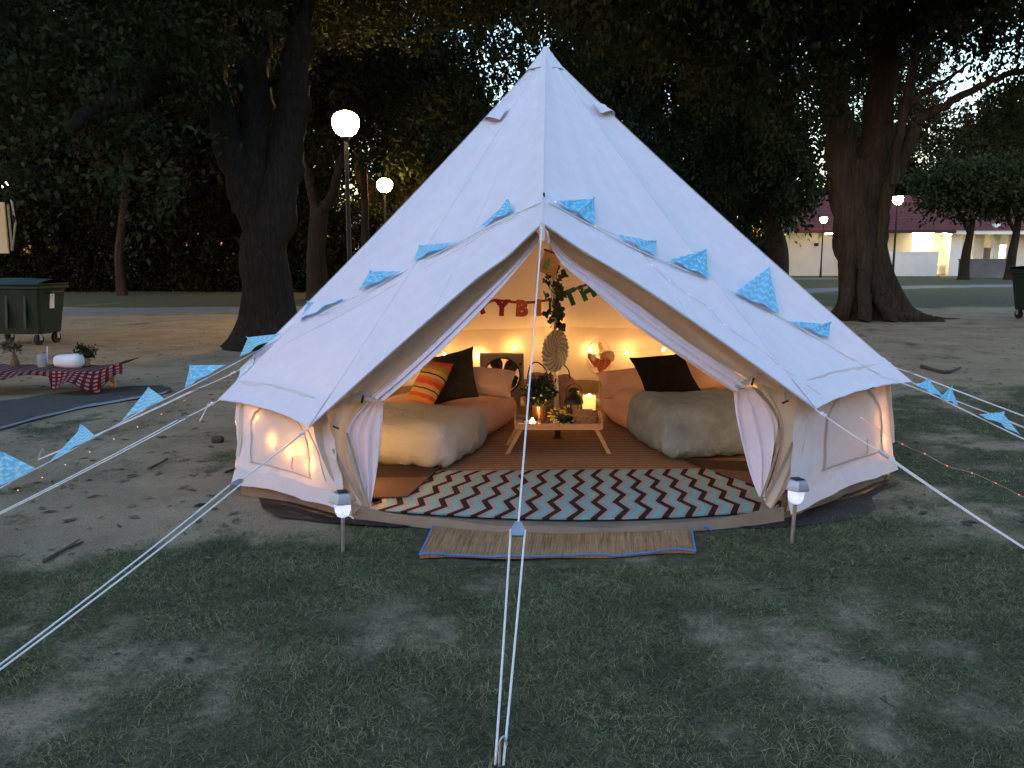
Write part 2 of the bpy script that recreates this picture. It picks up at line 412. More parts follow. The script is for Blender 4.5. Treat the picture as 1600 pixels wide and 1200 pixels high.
def ground_mat():
    m, nt, b, out = newmat('ground_soil'); tc = nd(nt, 'ShaderNodeTexCoord')
    a = nd(nt, 'ShaderNodeAttribute', attribute_name='turf')
    n1 = nd(nt, 'ShaderNodeTexNoise', {'Vector': tc.outputs['Object'], 'Scale': 14, 'Detail': 9, 'Roughness': .7})
    n2 = nd(nt, 'ShaderNodeTexNoise', {'Vector': tc.outputs['Object'], 'Scale': 1.3, 'Detail': 7, 'Roughness': .6})
    n3 = nd(nt, 'ShaderNodeTexNoise', {'Vector': tc.outputs['Object'], 'Scale': 90, 'Detail': 6, 'Roughness': .75})
    n4 = nd(nt, 'ShaderNodeTexVoronoi', {'Vector': tc.outputs['Object'], 'Scale': 26})
    sand = ramp(nt, n2.outputs['Fac'], [(.25, (.26, .185, .12)), (.5, (.37, .268, .175)), (.75, (.46, .34, .225))], 'LINEAR')
    grain = ramp(nt, n3.outputs['Fac'], [(.3, (.55, .55, .55)), (.7, (1.25, 1.25, 1.25))], 'LINEAR')
    mul = nd(nt, 'ShaderNodeVectorMath', {0: sand, 1: grain}, operation='MULTIPLY')
    crumbs = mth(nt, 'MULTIPLY', mth(nt, 'LESS_THAN', n4.outputs['Distance'], .13), mth(nt, 'GREATER_THAN', n1.outputs['Fac'], .55))
    sand2 = mixc(nt, mth(nt, 'MULTIPLY', crumbs, .7), mul.outputs[0], (.055, .045, .036))
    turf = ramp(nt, n1.outputs['Fac'], [(.3, (.050, .048, .025)), (.5, (.105, .098, .054)), (.7, (.19, .165, .10))], 'LINEAR')
    gg = nd(nt, 'ShaderNodeVectorMath', {0: turf, 1: grain}, operation='MULTIPLY')
    f = mth(nt, 'ADD', a.outputs['Fac'], mth(nt, 'MULTIPLY', mth(nt, 'SUBTRACT', n1.outputs['Fac'], .5), 1.1))
    f = nd(nt, 'ShaderNodeMapRange', {'Value': f, 'From Min': .3, 'From Max': .62}).outputs[0]
    nt.links.new(mixc(nt, f, sand2, gg.outputs[0]), b.inputs['Base Color'])
    b.inputs['Roughness'].default_value = .95; b.inputs['Specular IOR Level'].default_value = .1
    hh = mth(nt, 'ADD', n1.outputs['Fac'], mth(nt, 'MULTIPLY', n3.outputs['Fac'], .5))
    bp = nd(nt, 'ShaderNodeBump', {'Strength': .8, 'Distance': .03, 'Height': hh}); nt.links.new(bp.outputs[0], b.inputs['Normal']); return m
ground = put('ground', gme, ground_mat()); tag(ground, 'worn park lawn and sandy soil the tent stands on', 'ground', kind='structure')

# turf blades
def blades(n, x0, x1, y0, y1, lo, hi, wid, thr, seed):
    r = np.random.default_rng(seed); V = []
    X = r.uniform(x0, x1, n); Y = r.uniform(y0, y1, n); keep = []
    for i in range(n):
        x, y = X[i], Y[i]
        if abs(x) > .64 * y + .25: continue
        if math.hypot(x - .36, y - 6.84) < 2.52: continue
        if -.55 < x < 1.05 and 4.0 < y < 4.9: continue
        g = grassiness(x, y)
        tuft = .5 + fr(x, y, 2.6, 21.0, 2)
        if g < thr + r.uniform(-.25, .25): continue
        keep.append((x, y, relief(x, y), min(1.25, .55 + .5 * g + .45 * max(0, tuft - .45))))
    K = np.array(keep); m = len(K); h = r.uniform(lo, hi, m) * K[:, 3]; a = r.uniform(0, 2 * np.pi, m); w = wid * r.uniform(.6, 1.3, m)
    lean = r.uniform(.7, 2.6, m) * h; la = r.uniform(0, 2 * np.pi, m)
    dx, dy = np.cos(a) * w, np.sin(a) * w; lx, ly = np.cos(la) * lean, np.sin(la) * lean
    z0 = K[:, 2] - .004
    v = np.zeros((m, 5, 3))
    v[:, 0] = np.stack([K[:, 0] - dx, K[:, 1] - dy, z0], 1); v[:, 1] = np.stack([K[:, 0] + dx, K[:, 1] + dy, z0], 1)
    v[:, 2] = np.stack([K[:, 0] + dx * .8 + lx * .4, K[:, 1] + dy * .8 + ly * .4, z0 + h * .62], 1)
    v[:, 3] = np.stack([K[:, 0] - dx * .8 + lx * .4, K[:, 1] - dy * .8 + ly * .4, z0 + h * .62], 1)
    v[:, 4] = np.stack([K[:, 0] + lx, K[:, 1] + ly, z0 + h * .85], 1)
    b = np.arange(m) * 5
    t = np.concatenate([np.stack([b, b + 1, b + 2], 1), np.stack([b, b + 2, b + 3], 1), np.stack([b + 3, b + 2, b + 4], 1)])
    return v.reshape(-1, 3), t
M['blade'] = mat('grass_blade', (.150, .158, .070), .7, .5, 2.2, trans=.2, island=.75)
M['straw_blade'] = mat('straw_blade', (.24, .20, .12), .8, .3, 2.2, trans=.15, island=.5)
v, t = blades(240000, -2.9, 2.9, 2.05, 4.9, .009, .024, .0014, .40, 3)
tag(put('grass', fast_mesh('grass', v, t), M['blade'], smooth=False), 'short patchy green grass in front of the tent', 'grass', kind='stuff')
v, t = blades(90000, -6.5, 6.5, 4.5, 11, .012, .032, .0028, .50, 4)
tag(put('grass', fast_mesh('grass', v, t), M['blade'], smooth=False), 'thin worn grass growing beside and behind the tent', 'grass', kind='stuff')
v, t = blades(34000, -2.9, 2.9, 2.05, 5.2, .012, .034, .0012, .30, 5)
tag(put('grass', fast_mesh('grass', v, t), M['straw_blade'], smooth=False), 'dry straw coloured grass strands lying in the lawn', 'grass', kind='stuff')
# leaf litter and crumbs of bark on the sand
def litter(n, seed):
    r = np.random.default_rng(seed); vs = []; fs = []
    for i in range(n):
        y = 3.0 + 17 * r.random() ** 1.3; x = r.uniform(-.66, .66) * y
        if math.hypot(x - .36, y - 6.84) < 2.75 or (-.6 < x < 1.1 and y < 5): continue
        if grassiness(x, y) > .55 and r.random() < .6: continue
        L = r.uniform(.02, .06) * (.45 if y < 4.6 else 1); wd = L * r.uniform(.25, .5); a = r.uniform(0, 6.28); c, s = math.cos(a), math.sin(a); z = relief(x, y) + .004
        b = len(vs)
        for (p, q, h) in ((-L, 0, 0), (0, -wd, .012 * r.random()), (L, 0, .006), (0, wd, .012 * r.random())):
            vs.append((x + p * c - q * s, y + p * s + q * c, z + h))
        fs.append((b, b + 1, b + 2, b + 3))
    return fast_mesh('leaf_litter', np.array(vs), np.array(fs))
tag(put('leaf_litter', litter(2600, 6), M['dry_leaf'], smooth=False), 'dark fallen leaves and bark crumbs scattered over the sand', 'leaf litter', kind='stuff')

# paths
def strip(name, pts, w, z, m, label):
    mb = MB(); pts = [Vector(p) for p in pts]; L = []
    for i, p in enumerate(pts):
        t = (pts[min(i + 1, len(pts) - 1)] - pts[max(i - 1, 0)]).normalized(); n = Vector((-t.y, t.x, 0))
        L.append((p + n * w / 2, p - n * w / 2))
    vs = []; fs = []
    for a, b in L: vs += [(a.x, a.y, z), (b.x, b.y, z), (a.x, a.y, z - .1), (b.x, b.y, z - .1)]
    for i in range(len(L) - 1):
        o = i * 4; fs += [(o, o + 1, o + 5, o + 4), (o, o + 4, o + 6, o + 2), (o + 1, o + 3, o + 7, o + 5)]
    mb.add(vs, fs); return tag(put(name, mb, m), label, 'path', kind='structure')
strip('path', smoothpath([(-40, 19, 0), (-20, 22.2, 0), (-9, 23.4, 0), (0, 26, 0), (8, 32, 0), (14, 37.5, 0), (24, 42.5, 0), (36, 44, 0), (70, 45, 0)], 6), 2.6, .045, M['concrete'], 'pale concrete footpath curving behind the trees')
strip('pavement', [(8, 54, 0), (17, 55.5, 0), (22, 56, 0)], 1.6, .05, M['concrete'], 'short concrete slab path in front of the white wall')

# ================================================================== TREES
def crown_mesh(name, lobes, leaves, leaf, per=38, csize=.55, seed=1, droop=.35, long=1.9):
    """many leaf faces gathered in twig clumps spread through the lobes"""
    r = np.random.default_rng(seed); vol = np.array([l[3] * l[4] * l[5] * (l[6] if len(l) > 6 else 1) for l in lobes]); vol = vol / vol.sum()
    ncl = max(1, leaves // per); which = r.choice(len(lobes), ncl, p=vol); LB = np.array([l[:6] for l in lobes], dtype=float)
    d = r.normal(size=(ncl, 3)); d /= np.linalg.norm(d, axis=1)[:, None]; rad = r.random(ncl) ** .42
    C = LB[which, :3] + d * rad[:, None] * LB[which, 3:6]
    tw = r.normal(size=(ncl, 3)); tw[:, 2] -= droop * 2; tw += d * .8; tw /= np.linalg.norm(tw, axis=1)[:, None]
    n = ncl * per; ci = np.repeat(np.arange(ncl), per); s = r.uniform(-1, 1, n)
    cs = csize * r.uniform(.55, 1.35, ncl)
    pos = C[ci] + tw[ci] * (s * cs[ci])[:, None] + r.normal(size=(n, 3)) * (.26 * cs[ci])[:, None]
    ax = r.normal(size=(n, 3)) + tw[ci] * .9; ax[:, 2] -= droop; ax /= np.linalg.norm(ax, axis=1)[:, None]
    nm = r.normal(size=(n, 3)) * .8; nm[:, 2] += .9; sd_ = np.cross(ax, nm); sd_ /= np.linalg.norm(sd_, axis=1)[:, None] + 1e-9
    L = leaf * r.uniform(.65, 1.35, n); wd = L / long
    v = np.zeros((n, 4, 3)); v[:, 0] = pos; v[:, 1] = pos + ax * (L * .5)[:, None] + sd_ * (wd * .5)[:, None]
    v[:, 2] = pos + ax * L[:, None]; v[:, 3] = pos + ax * (L * .5)[:, None] - sd_ * (wd * .5)[:, None]
    v[:, 1:4:2, 2] += (.08 * L)[:, None]
    return fast_mesh(name, v.reshape(-1, 3), np.arange(n * 4).reshape(-1, 4))
def limb_pts(pts, jit=.0, seed=0):
    r = random.Random(seed); out = smoothpath(pts, 7)
    return [p + Vector((r.uniform(-jit, jit), r.uniform(-jit, jit), r.uniform(-jit, jit))) for p in out]
def radii(n, r0, r1, flare=0.0):
    return [r0 + (r1 - r0) * (i / (n - 1)) + flare * math.exp(-i / (n * .10)) for i in range(n)]
def tree(name, label, base, trunk, limbs, lobes, leaves, leaf, m_leaf, m_bark, group, seed=1, fl=None, **kw):
    T = thing(name, label, 'tree', base, group=group)
    mb = MB(); pts, r0, r1, flare = trunk
    pp = limb_pts(pts, .0, seed); mb.tube(pp, radii(len(pp), r0, r1, flare), 28, flute=fl)
    tk = put('trunk', mb, m_bark, T, angle=70)
    for (pts, r0, r1) in limbs:
        q = limb_pts(pts, .03, seed + 5); lb = MB(); lb.tube(q, radii(len(q), r0, r1), 10, flute=lambda a, i: 1 + .12 * math.sin(3 * a + i))
        put('limb', lb, m_bark, T, angle=70)
    me = crown_mesh(name + '_crown', [(l[0] - base[0], l[1] - base[1], l[2] - base[2], *l[3:]) for l in lobes], leaves, leaf, seed=seed, **kw)
    put('crown', me, m_leaf, T, local=True, smooth=False)
    return T
def lobe(px, py, Y, rx, ry, rz, w=1.0):
    p = P(px, py, Y); return (p.x, p.y, p.z, rx, ry, rz, w)
def gbase(px, py):
    p = G(px, py); return Vector((p.x, p.y, 0))
def wavy(k, amp, sd=0):
    return lambda a, i: 1 + amp * math.sin(k * a + .35 * i + sd) + amp * .6 * math.sin((k + 4) * a - .2 * i + 2 * sd)
TG = 'trees around the clearing'
# left big tree, trunk showing beside the bin
b = gbase(418, 541)
LEFT = tree('tree', 'thick dark tree trunk left of the tent, forking below the bright street lamp', b,
     ([b + Vector((-.02, 0, -.1)), P(418, 470, 14.4), P(416, 410, 14.4), P(410, 350, 14.5), P(404, 280, 14.7)], .46, .26, .38),
     [([P(412, 400, 14.4), P(395, 330, 14.5), P(362, 240, 14.7), P(338, 140, 15), P(320, 10, 15.5), P(300, -150, 16)], .34, .16),
      ([P(410, 400, 14.45), P(432, 320, 14.5), P(448, 230, 14.7), P(462, 110, 15), P(470, 0, 15.3), P(480, -160, 16)], .37, .2),
      ([P(414, 440, 14.5), P(408, 330, 14.6), P(402, 230, 14.9), P(398, 120, 15.2), P(395, 0, 15.5)], .40, .24),
      ([P(340, 150, 15), P(260, 130, 13.5), P(180, 150, 12.2), P(110, 195, 11)], .13, .07),
      ([P(180, 150, 12.2), P(172, 100, 12), P(130, 45, 11.6), P(80, 5, 11.4)], .04, .02),
      ([P(180, 150, 12.2), P(186, 175, 12), P(190, 205, 11.9)], .03, .012)],
     [lobe(70, 60, 12, 2.2, 2, 1.3), lobe(250, 40, 13, 1.8, 2, 1.1), lobe(60, 255, 11, 1.1, 1.0, .55, 1.3), lobe(215, 285, 11, .75, .8, .42, 1.5), lobe(250, 210, 12, .75, .9, .5), lobe(-80, 160, 11.5, 1.3, 1.5, 1.5),
      lobe(120, -120, 13, 4, 3.5, 1.4), lobe(420, 10, 16.5, 2.6, 2.2, .9), lobe(600, -60, 17, 3, 3, 1.3), lobe(350, -200, 15, 6, 5, 1.5), lobe(-250, 0, 13, 2.5, 3, 2.2)],
     105000, .105, M['leaf_big'], M['bark'], TG, 21, wavy(5, .07), per=44, csize=.40, long=1.8)
# right big fluted tree
b = gbase(1362, 497)
def banyan(a, i):
    k = math.exp(-i / 5.5); return 1 + (.10 + .20 * k) * math.sin(6 * a + .12 * i) + (.06 + .10 * k) * math.sin(11 * a + 1.3 - .1 * i) + .05 * math.sin(3 * a + .3 * i)
Yb = b.y
RIGHT = tree('tree', 'massive fluted pale trunk with spreading roots right of the tent', b,
     ([b + Vector((0, 0, -.15)), P(1360, 470, Yb), P(1352, 420, Yb), P(1342, 350, Yb), P(1338, 300, Yb), P(1336, 250, Yb)], .64, .42, .85),
     [([P(1338, 420, Yb), P(1328, 345, Yb), P(1318, 270, Yb), P(1308, 190, Yb), P(1296, 100, Yb), P(1270, -40, Yb + 1)], .45, .28),
      ([P(1352, 420, Yb), P(1357, 340, Yb), P(1362, 260, Yb), P(1372, 190, Yb + .3), P(1380, 90, Yb + .5), P(1380, -40, Yb + 1)], .45, .30),
      ([P(1380, 470, Yb - .6), P(1376, 380, Yb - .55), P(1386, 300, Yb - .55), P(1404, 262, Yb - .6), P(1424, 215, Yb - .6), P(1430, 192, Yb - .6)], .15, .15),
      ([P(1430, 190, Yb - .6), P(1470, 168, Yb - .8), P(1530, 135, Yb - 1.1), P(1600, 108, Yb - 1.4), P(1690, 85, Yb - 1.6)], .115, .05),
      ([P(1396, 290, Yb - .7), P(1405, 215, Yb - .7), P(1418, 150, Yb - .7), P(1428, 90, Yb - .8), P(1445, 20, Yb - .8)], .12, .07),
      ([P(1416, 166, Yb - .7), P(1450, 140, Yb - .9), P(1482, 122, Yb - 1.1), P(1520, 95, Yb - 1.2)], .08, .03),
      ([P(1426, 130, Yb - .75), P(1446, 110, Yb - .8), P(1470, 90, Yb - .9)], .05, .02),
      ([P(1380, 460, Yb - .85), P(1398, 488, Yb - 1.0), P(1440, 497, Yb - 1.1), P(1475, 503, Yb - 1.2)], .24, .05),
      ([P(1362, 330, Yb - .35), P(1364, 400, Yb - .5), P(1374, 460, Yb - .85), P(1392, 502, Yb - 1.25)], .2, .16),
      ([P(1346, 330, Yb - .35), P(1350, 400, Yb - .55), P(1350, 450, Yb - .8), P(1350, 502, Yb - 1.3)], .2, .15),
      ([P(1332, 360, Yb - .3), P(1328, 430, Yb - .5), P(1316, 500, Yb - .95)], .18, .16)],
     [lobe(1130, 20, 19, 3, 3, 1.9), lobe(1000, -40, 17, 3, 3, 1.6), lobe(1240, 90, 20, 2.0, 2, 1.7), lobe(1225, 230, 20.5, .85, 1, 1.1, 1.2), lobe(1400, 0, 21, 3.4, 3, 1.2), lobe(1330, 110, 23.5, 2.2, 1.2, 1.5),
      lobe(1560, 30, 19.5, 2.4, 3, 1.0), lobe(1700, 110, 19, 1.6, 3, 1.9), lobe(1500, -140, 18, 6, 4, 1.6), lobe(1100, -180, 16, 6, 5, 1.6), lobe(1590, 210, 24, .9, 1.2, 1.6)],
     95000, .14, M['leaf'], M['bark_pale'], TG, 33, banyan, per=44, csize=.5, droop=.6)
def shade_canopy(T, lobes, leaves, leaf, m, seed):  # extra overhead leaves added to keep sky light off the background
    b = T.location; put('crown', crown_mesh('shade_crown', [(l[0] - b.x, l[1] - b.y, l[2], *l[3:]) for l in lobes], leaves, leaf, seed=seed, per=36, csize=.7, droop=.4), m, T, local=True, smooth=False)
shade_canopy(LEFT, [(-6, 13.5, 9.0, 7, 5, 1.8), (-13, 12, 8.5, 5, 5, 2.2), (0, 15, 9.5, 5, 4, 1.8), (-8, 20, 9.5, 6, 4, 2.5), (-3, 24, 10.5, 6, 4, 2.5)], 80000, .24, M['leaf_big'], 22)
shade_canopy(RIGHT, [(7, 15, 9.5, 6, 5, 1.8), (13, 18, 9.5, 6, 5, 2.4), (17, 14, 9, 5, 5, 2.4), (10, 25, 10, 7, 4, 2.5), (3, 26, 11, 6, 4, 2.5)], 80000, .24, M['leaf'], 34)
# tree behind the second lamp
b = Vector((P(604, 420, 38).x, 38, 0))
tree('tree', 'tree with branching brown trunk right behind the smaller bright lamp', b,
     ([b + Vector((0, 0, -.1)), P(604, 400, 38), P(606, 355, 38)], .75, .7, .3),
     [([P(604, 375, 38), P(590, 330, 38), P(572, 290, 38), P(555, 230, 38)], .6, .25), ([P(606, 375, 38), P(620, 330, 38), P(640, 280, 38), P(655, 200, 38)], .6, .25),
      ([P(612, 360, 38), P(640, 320, 37.6), P(655, 290, 37), P(690, 240, 37)], .3, .15)],
     [lobe(600, 120, 37, 5, 4, 3.6), lobe(760, 60, 36, 5, 4, 4), lobe(640, 255, 36.4, .8, 1, 1.7, 2.2), lobe(510, 120, 39, 2.6, 3, 3), lobe(690, 180, 38, 2, 2, 2), lobe(900, 0, 35, 5, 5, 3.4), lobe(560, -60, 34, 6, 5, 3)],
     42000, .24, M['leaf'], M['bark'], TG, 44, wavy(4, .06), per=36, csize=.75)
# drooping tree between tent and big trunk
b = Vector((P(1216, 420, 42).x, 42, 0))
tree('tree', 'dense drooping tree hanging down between tent slope and massive trunk', b,
     ([b + Vector((0, 0, -.1)), P(1216, 400, 42), P(1208, 360, 42), P(1195, 320, 42)], .5, .4, .2),
     [([P(1205, 350, 42), P(1230, 300, 42), P(1250, 240, 42)], .25, .12), ([P(1200, 335, 42), P(1170, 280, 42), P(1150, 200, 42)], .25, .12)],
     [lobe(1200, 260, 41, 3.2, 3, 2.6, 1.3), lobe(1120, 160, 42, 4, 3, 3), lobe(1260, 175, 42, 3, 3, 3), lobe(1218, 325, 40, 1.2, 1.5, .9, 1.3), lobe(1010, 80, 40, 4, 4, 2.6), lobe(1160, 40, 40, 5, 4, 3)],
     36000, .26, M['leaf_dark'], M['bark'], TG, 55, wavy(4, .06), per=36, csize=.8, droop=.7)
# Y shaped tree in front of the hedge, left of the first lamp
b = Vector((P(497, 430, 30).x, 30, 0))
tree('tree', 'dark Y shaped tree in the gap between left trunk and lamp post', b,
     ([b + Vector((0, 0, -.1)), P(494, 400, 30), P(497, 350, 30), P(500, 325, 30)], .34, .3, .15),
     [([P(499, 340, 30), P(488, 300, 30), P(480, 265, 30), P(465, 220, 30)], .22, .1), ([P(500, 335, 30), P(520, 305, 30), P(528, 270, 30), P(540, 220, 30)], .24, .1)],
     [lobe(440, 150, 31, 2.4, 2, 1.8), lobe(560, 200, 31, 2.2, 2, 1.6), lobe(500, 90, 30, 3, 3, 2)],
     14000, .22, M['leaf_dark'], M['bark'], TG, 66, wavy(4, .05), per=34, csize=.7)
# slim dark trunk beside the lamp post
b = Vector((P(571, 420, 33).x, 33, 0))
tree('tree', 'slim straight dark trunk just right of the nearest lamp post', b,
     ([b + Vector((0, 0, -.1)), P(571, 380, 33), P(570, 320, 33), P(566, 240, 33)], .17, .13, .06), [],
     [lobe(570, 150, 33, 2, 2, 1.8)], 5000, .22, M['leaf_dark'], M['bark'], TG, 67, wavy(3, .04), per=30, csize=.7)
# two small trees in front of the pavilion
for (px, top, seed, lab) in ((1506, 352, 71, 'small leaning tree in front of the pavilion left of its low grey wall end'), (1578, 350, 72, 'small leaning tree in front of the lit pavilion doorway')):
    b = Vector((P(px, 428, 55).x, 55, 0))
    tree('tree', lab, b, ([b + Vector((0, 0, -.1)), P(px + 3, 400, 55), P(px + 9, 370, 55), P(px + 14, 335, 55)], .28, .2, .2),
         [([P(px + 9, 365, 55), P(px - 6, 335, 55), P(px - 20, 310, 55)], .14, .06)],
         [lobe(px - 8, 286, 54, 2.8, 2.5, 1.5), lobe(px + 28, 304, 54, 2.4, 2.2, 1.3), lobe(px - 38, 318, 53.5, 1.1, 1.2, .7)],
         9000, .3, M['leaf'], M['bark'], TG, seed, wavy(4, .05), per=34, csize=.8)
# background trees standing in and behind the hedge line
bgl = [(60, 46, 'broad dark tree crown behind the bin at the far left'), (250, 48, 'broad dark tree behind the hedge left of the forked trunk'), (385, 44, 'tall dark tree glimpsed behind the forked left trunk'),
       (700, 58, 'tall dark tree behind the upper left tent slope'), (930, 60, 'tall dark tree directly behind the tent peak'), (1120, 64, 'tall dark tree behind the upper right tent slope'), (1350, 82, 'wide dark tree behind the red pavilion roof'), (1560, 84, 'dark tree behind the right end of the red roof')]
proto = None
for i, (px, Y, lab) in enumerate(bgl):
    x = P(px, 420, Y).x
    if proto is None:
        proto = tree('tree', lab, Vector((x, Y, 0)), ([Vector((x, Y, -.1)), Vector((x + .1, Y, 2)), Vector((x - .1, Y, 5))], .4, .3, .2), [],
             [(x, Y, 6.5, 5.5, 4.5, 3.4), (x - 3, Y - 1, 4.4, 3, 3, 2), (x + 3.2, Y - 1, 4.8, 3, 3, 2.2), (x + .5, Y, 9.5, 4, 3.5, 2.6)], 36000, .36, M['leaf_dark'], M['bark'], TG, 80, wavy(4, .05), per=34, csize=.85)
    else:
        c = copy_tree(proto); c['label'] = lab; c.location = (x, Y, 0); c.rotation_euler = (0, 0, i * 1.31)
        s = .95 + .25 * ((i * 37) % 10) / 10; c.scale = (s, s, s * (1.0 if i < 3 else 1.25))
b = Vector((P(1470, 420, 52).x, 76, 0))
tree('tree', 'tall dark tree rising behind the pavilion right of the fluted trunk', b, ([b + Vector((0, 0, -.1)), b + Vector((.2, 0, 4)), b + Vector((0, 0, 9))], .5, .35, .2), [],
     [lobe(1470, 250, 76, 5.5, 4, 3.2), lobe(1430, 180, 76, 4, 4, 3), lobe(1520, 290, 76, 5, 4, 2.6), lobe(1590, 270, 76, 4, 4, 3.6), lobe(1400, 100, 76, 5, 4, 3.5), lobe(1640, 180, 76, 4, 4, 5)], 36000, .36, M['leaf_dark'], M['bark'], TG, 85, wavy(4, .05), per=36, csize=1.0)
b = Vector((P(188, 420, 33).x, 33, 0))
tree('tree', 'slim trunk against the black hedge between bin and forked tree', b, ([b + Vector((0, 0, -.1)), P(186, 400, 33), P(190, 350, 33), P(196, 290, 33), P(200, 230, 33)], .16, .12, .08), [],
     [(-14, 32, 9.5, 7, 6, 1.8), (-22, 30, 9, 6, 6, 2.0), (-8, 34, 9.5, 5, 6, 1.6), (-15, 30, 7.5, 4, 4, 1.2)], 46000, .3, M['leaf_dark'], M['bark'], TG, 88, wavy(3, .05), per=36, csize=.9)  # slim trunk with a wide high crown added to shade the hedge
# hedge masses
def hedge(label, x0, x1, Y, h, n, seed, depth=1.6):
    lb = []; r = random.Random(seed); x = x0
    while x < x1:
        w = r.uniform(1.2, 2.2); hh = h * r.uniform(.8, 1.15); lb.append((x - (x0 + x1) / 2, r.uniform(-.4, .4), hh * .5, w, depth, hh * .52)); lb.append((x - (x0 + x1) / 2, r.uniform(-.3, .3), .6, w, depth * .8, .9, 1.6)); x += w * 1.1
    me = crown_mesh('hedge', lb, n, .17, per=34, csize=.5, seed=seed)
    o = put('hedge', me, M['hedge'], smooth=False); o.location = ((x0 + x1) / 2, Y, 0)
    return tag(o, label, 'hedge')
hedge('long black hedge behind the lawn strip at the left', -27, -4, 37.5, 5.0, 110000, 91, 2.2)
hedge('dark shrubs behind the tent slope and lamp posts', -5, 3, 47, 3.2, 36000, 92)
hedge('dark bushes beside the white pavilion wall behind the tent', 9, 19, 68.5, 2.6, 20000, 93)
# the far wood
lb = []
r = random.Random(5)
x = -120
while x < 130:
    hh = r.uniform(8, 13); lb.append((x, 118 + r.uniform(-5, 5), hh * .5, r.uniform(5, 8), 4, hh * .55)); lb.append((x + 3, 112, 1.6, 5.5, 2.5, 2.4, 2.2)); x += 6.5
tag(put('treeline', crown_mesh('treeline', lb, 90000, .75, per=30, csize=1.6, seed=95), M['leaf_dark'], smooth=False), 'far dark wood closing off the park', 'wood', kind='stuff')

# unseen trees added behind the camera to block the low sky
lb = []; r = random.Random(8)
for k in range(46):
    a = R(-8 - 164 * k / 45); hh = r.uniform(11, 15); rad = 27 + r.uniform(-2, 2); lb.append((rad * math.cos(a), 2 + rad * math.sin(a), hh * .5, 2.6, 2.2, hh * .52))
tag(put('treeline', crown_mesh('treeline', lb, 60000, .6, per=30, csize=1.1, seed=96), M['leaf_dark'], smooth=False), 'unseen wood added behind the camera to block low sky', 'wood', kind='stuff')

# ================================================================== STREET LAMPS
def street_lamp(label, x, y, h=4.4, glow=None, r=.25, opal=False):
    T = thing('street_lamp', label, 'street lamp', (x, y, 0), group='lamp posts along the paths')
    put('pole', MB().tube([(0, 0, -.05), (0, 0, .5), (0, 0, 1.2), (0, 0, h - .42)], [.075, .075, .055, .045], 10), M['black'], T, local=True)
    put('base', MB().lathe([(.14, -.02), (.14, .06), (.09, .12), (.075, .4)], n=14), M['black'], T, local=True)
    put('collar', MB().lathe([(.05, h - .46), (.10, h - .42), (.11, h - .38), (.06, h - .36)], n=14), M['black'], T, local=True)
    put('globe', MB().lathe([(.08, h - .39), (r * .72, h - .30), (r * .95, h - .18), (r, h - .06), (r * .96, h)] + ([(r * .86, h + .07), (r * .62, h + .13), (r * .3, h + .165)] if opal else []), n=18), glow or M['lamp_glow'], T, local=True)
    put('cap', MB().lathe([(r * .98, h + .002), (r * .96, h + .02), (r * .5, h + .06), (.0, h + .07)] if not opal else [(r * .3, h + .167), (r * .25, h + .18), (0, h + .2)], n=18), M['black'], T, local=True)
    return T
def lamp_at(label, px, py, Y, **k):
    p = P(px, py, Y); return street_lamp(label, p.x, p.y, p.z + .14, **k)
lamp_at('nearest lamp post with big glowing bowl beside the left tree', 540, 196, 19, r=.30, opal=True)  # globe widened and domed to imitate bloom, also on the second lamp
lamp_at('second lamp post glowing low in front of the branching trunk', 601, 291, 34.5, r=.32, opal=True)
lamp_at('lamp post right of the massive fluted trunk', 1403, 312, 42)
lamp_at('farthest lamp post in front of the white pavilion wall', 1287, 343, 61, glow=emit('lamp_glow_dim', (1, .62, .25), 12))
fl = emit('lamp_glow_far', (1, .88, .6), 5)
lamp_at('tiny far lamp glinting through the hedge left of the forked trunk', 210, 350, 70, glow=fl, r=.2)
lamp_at('far lamp shining above the cream board at the left edge', 8, 289, 40, glow=fl, r=.14)

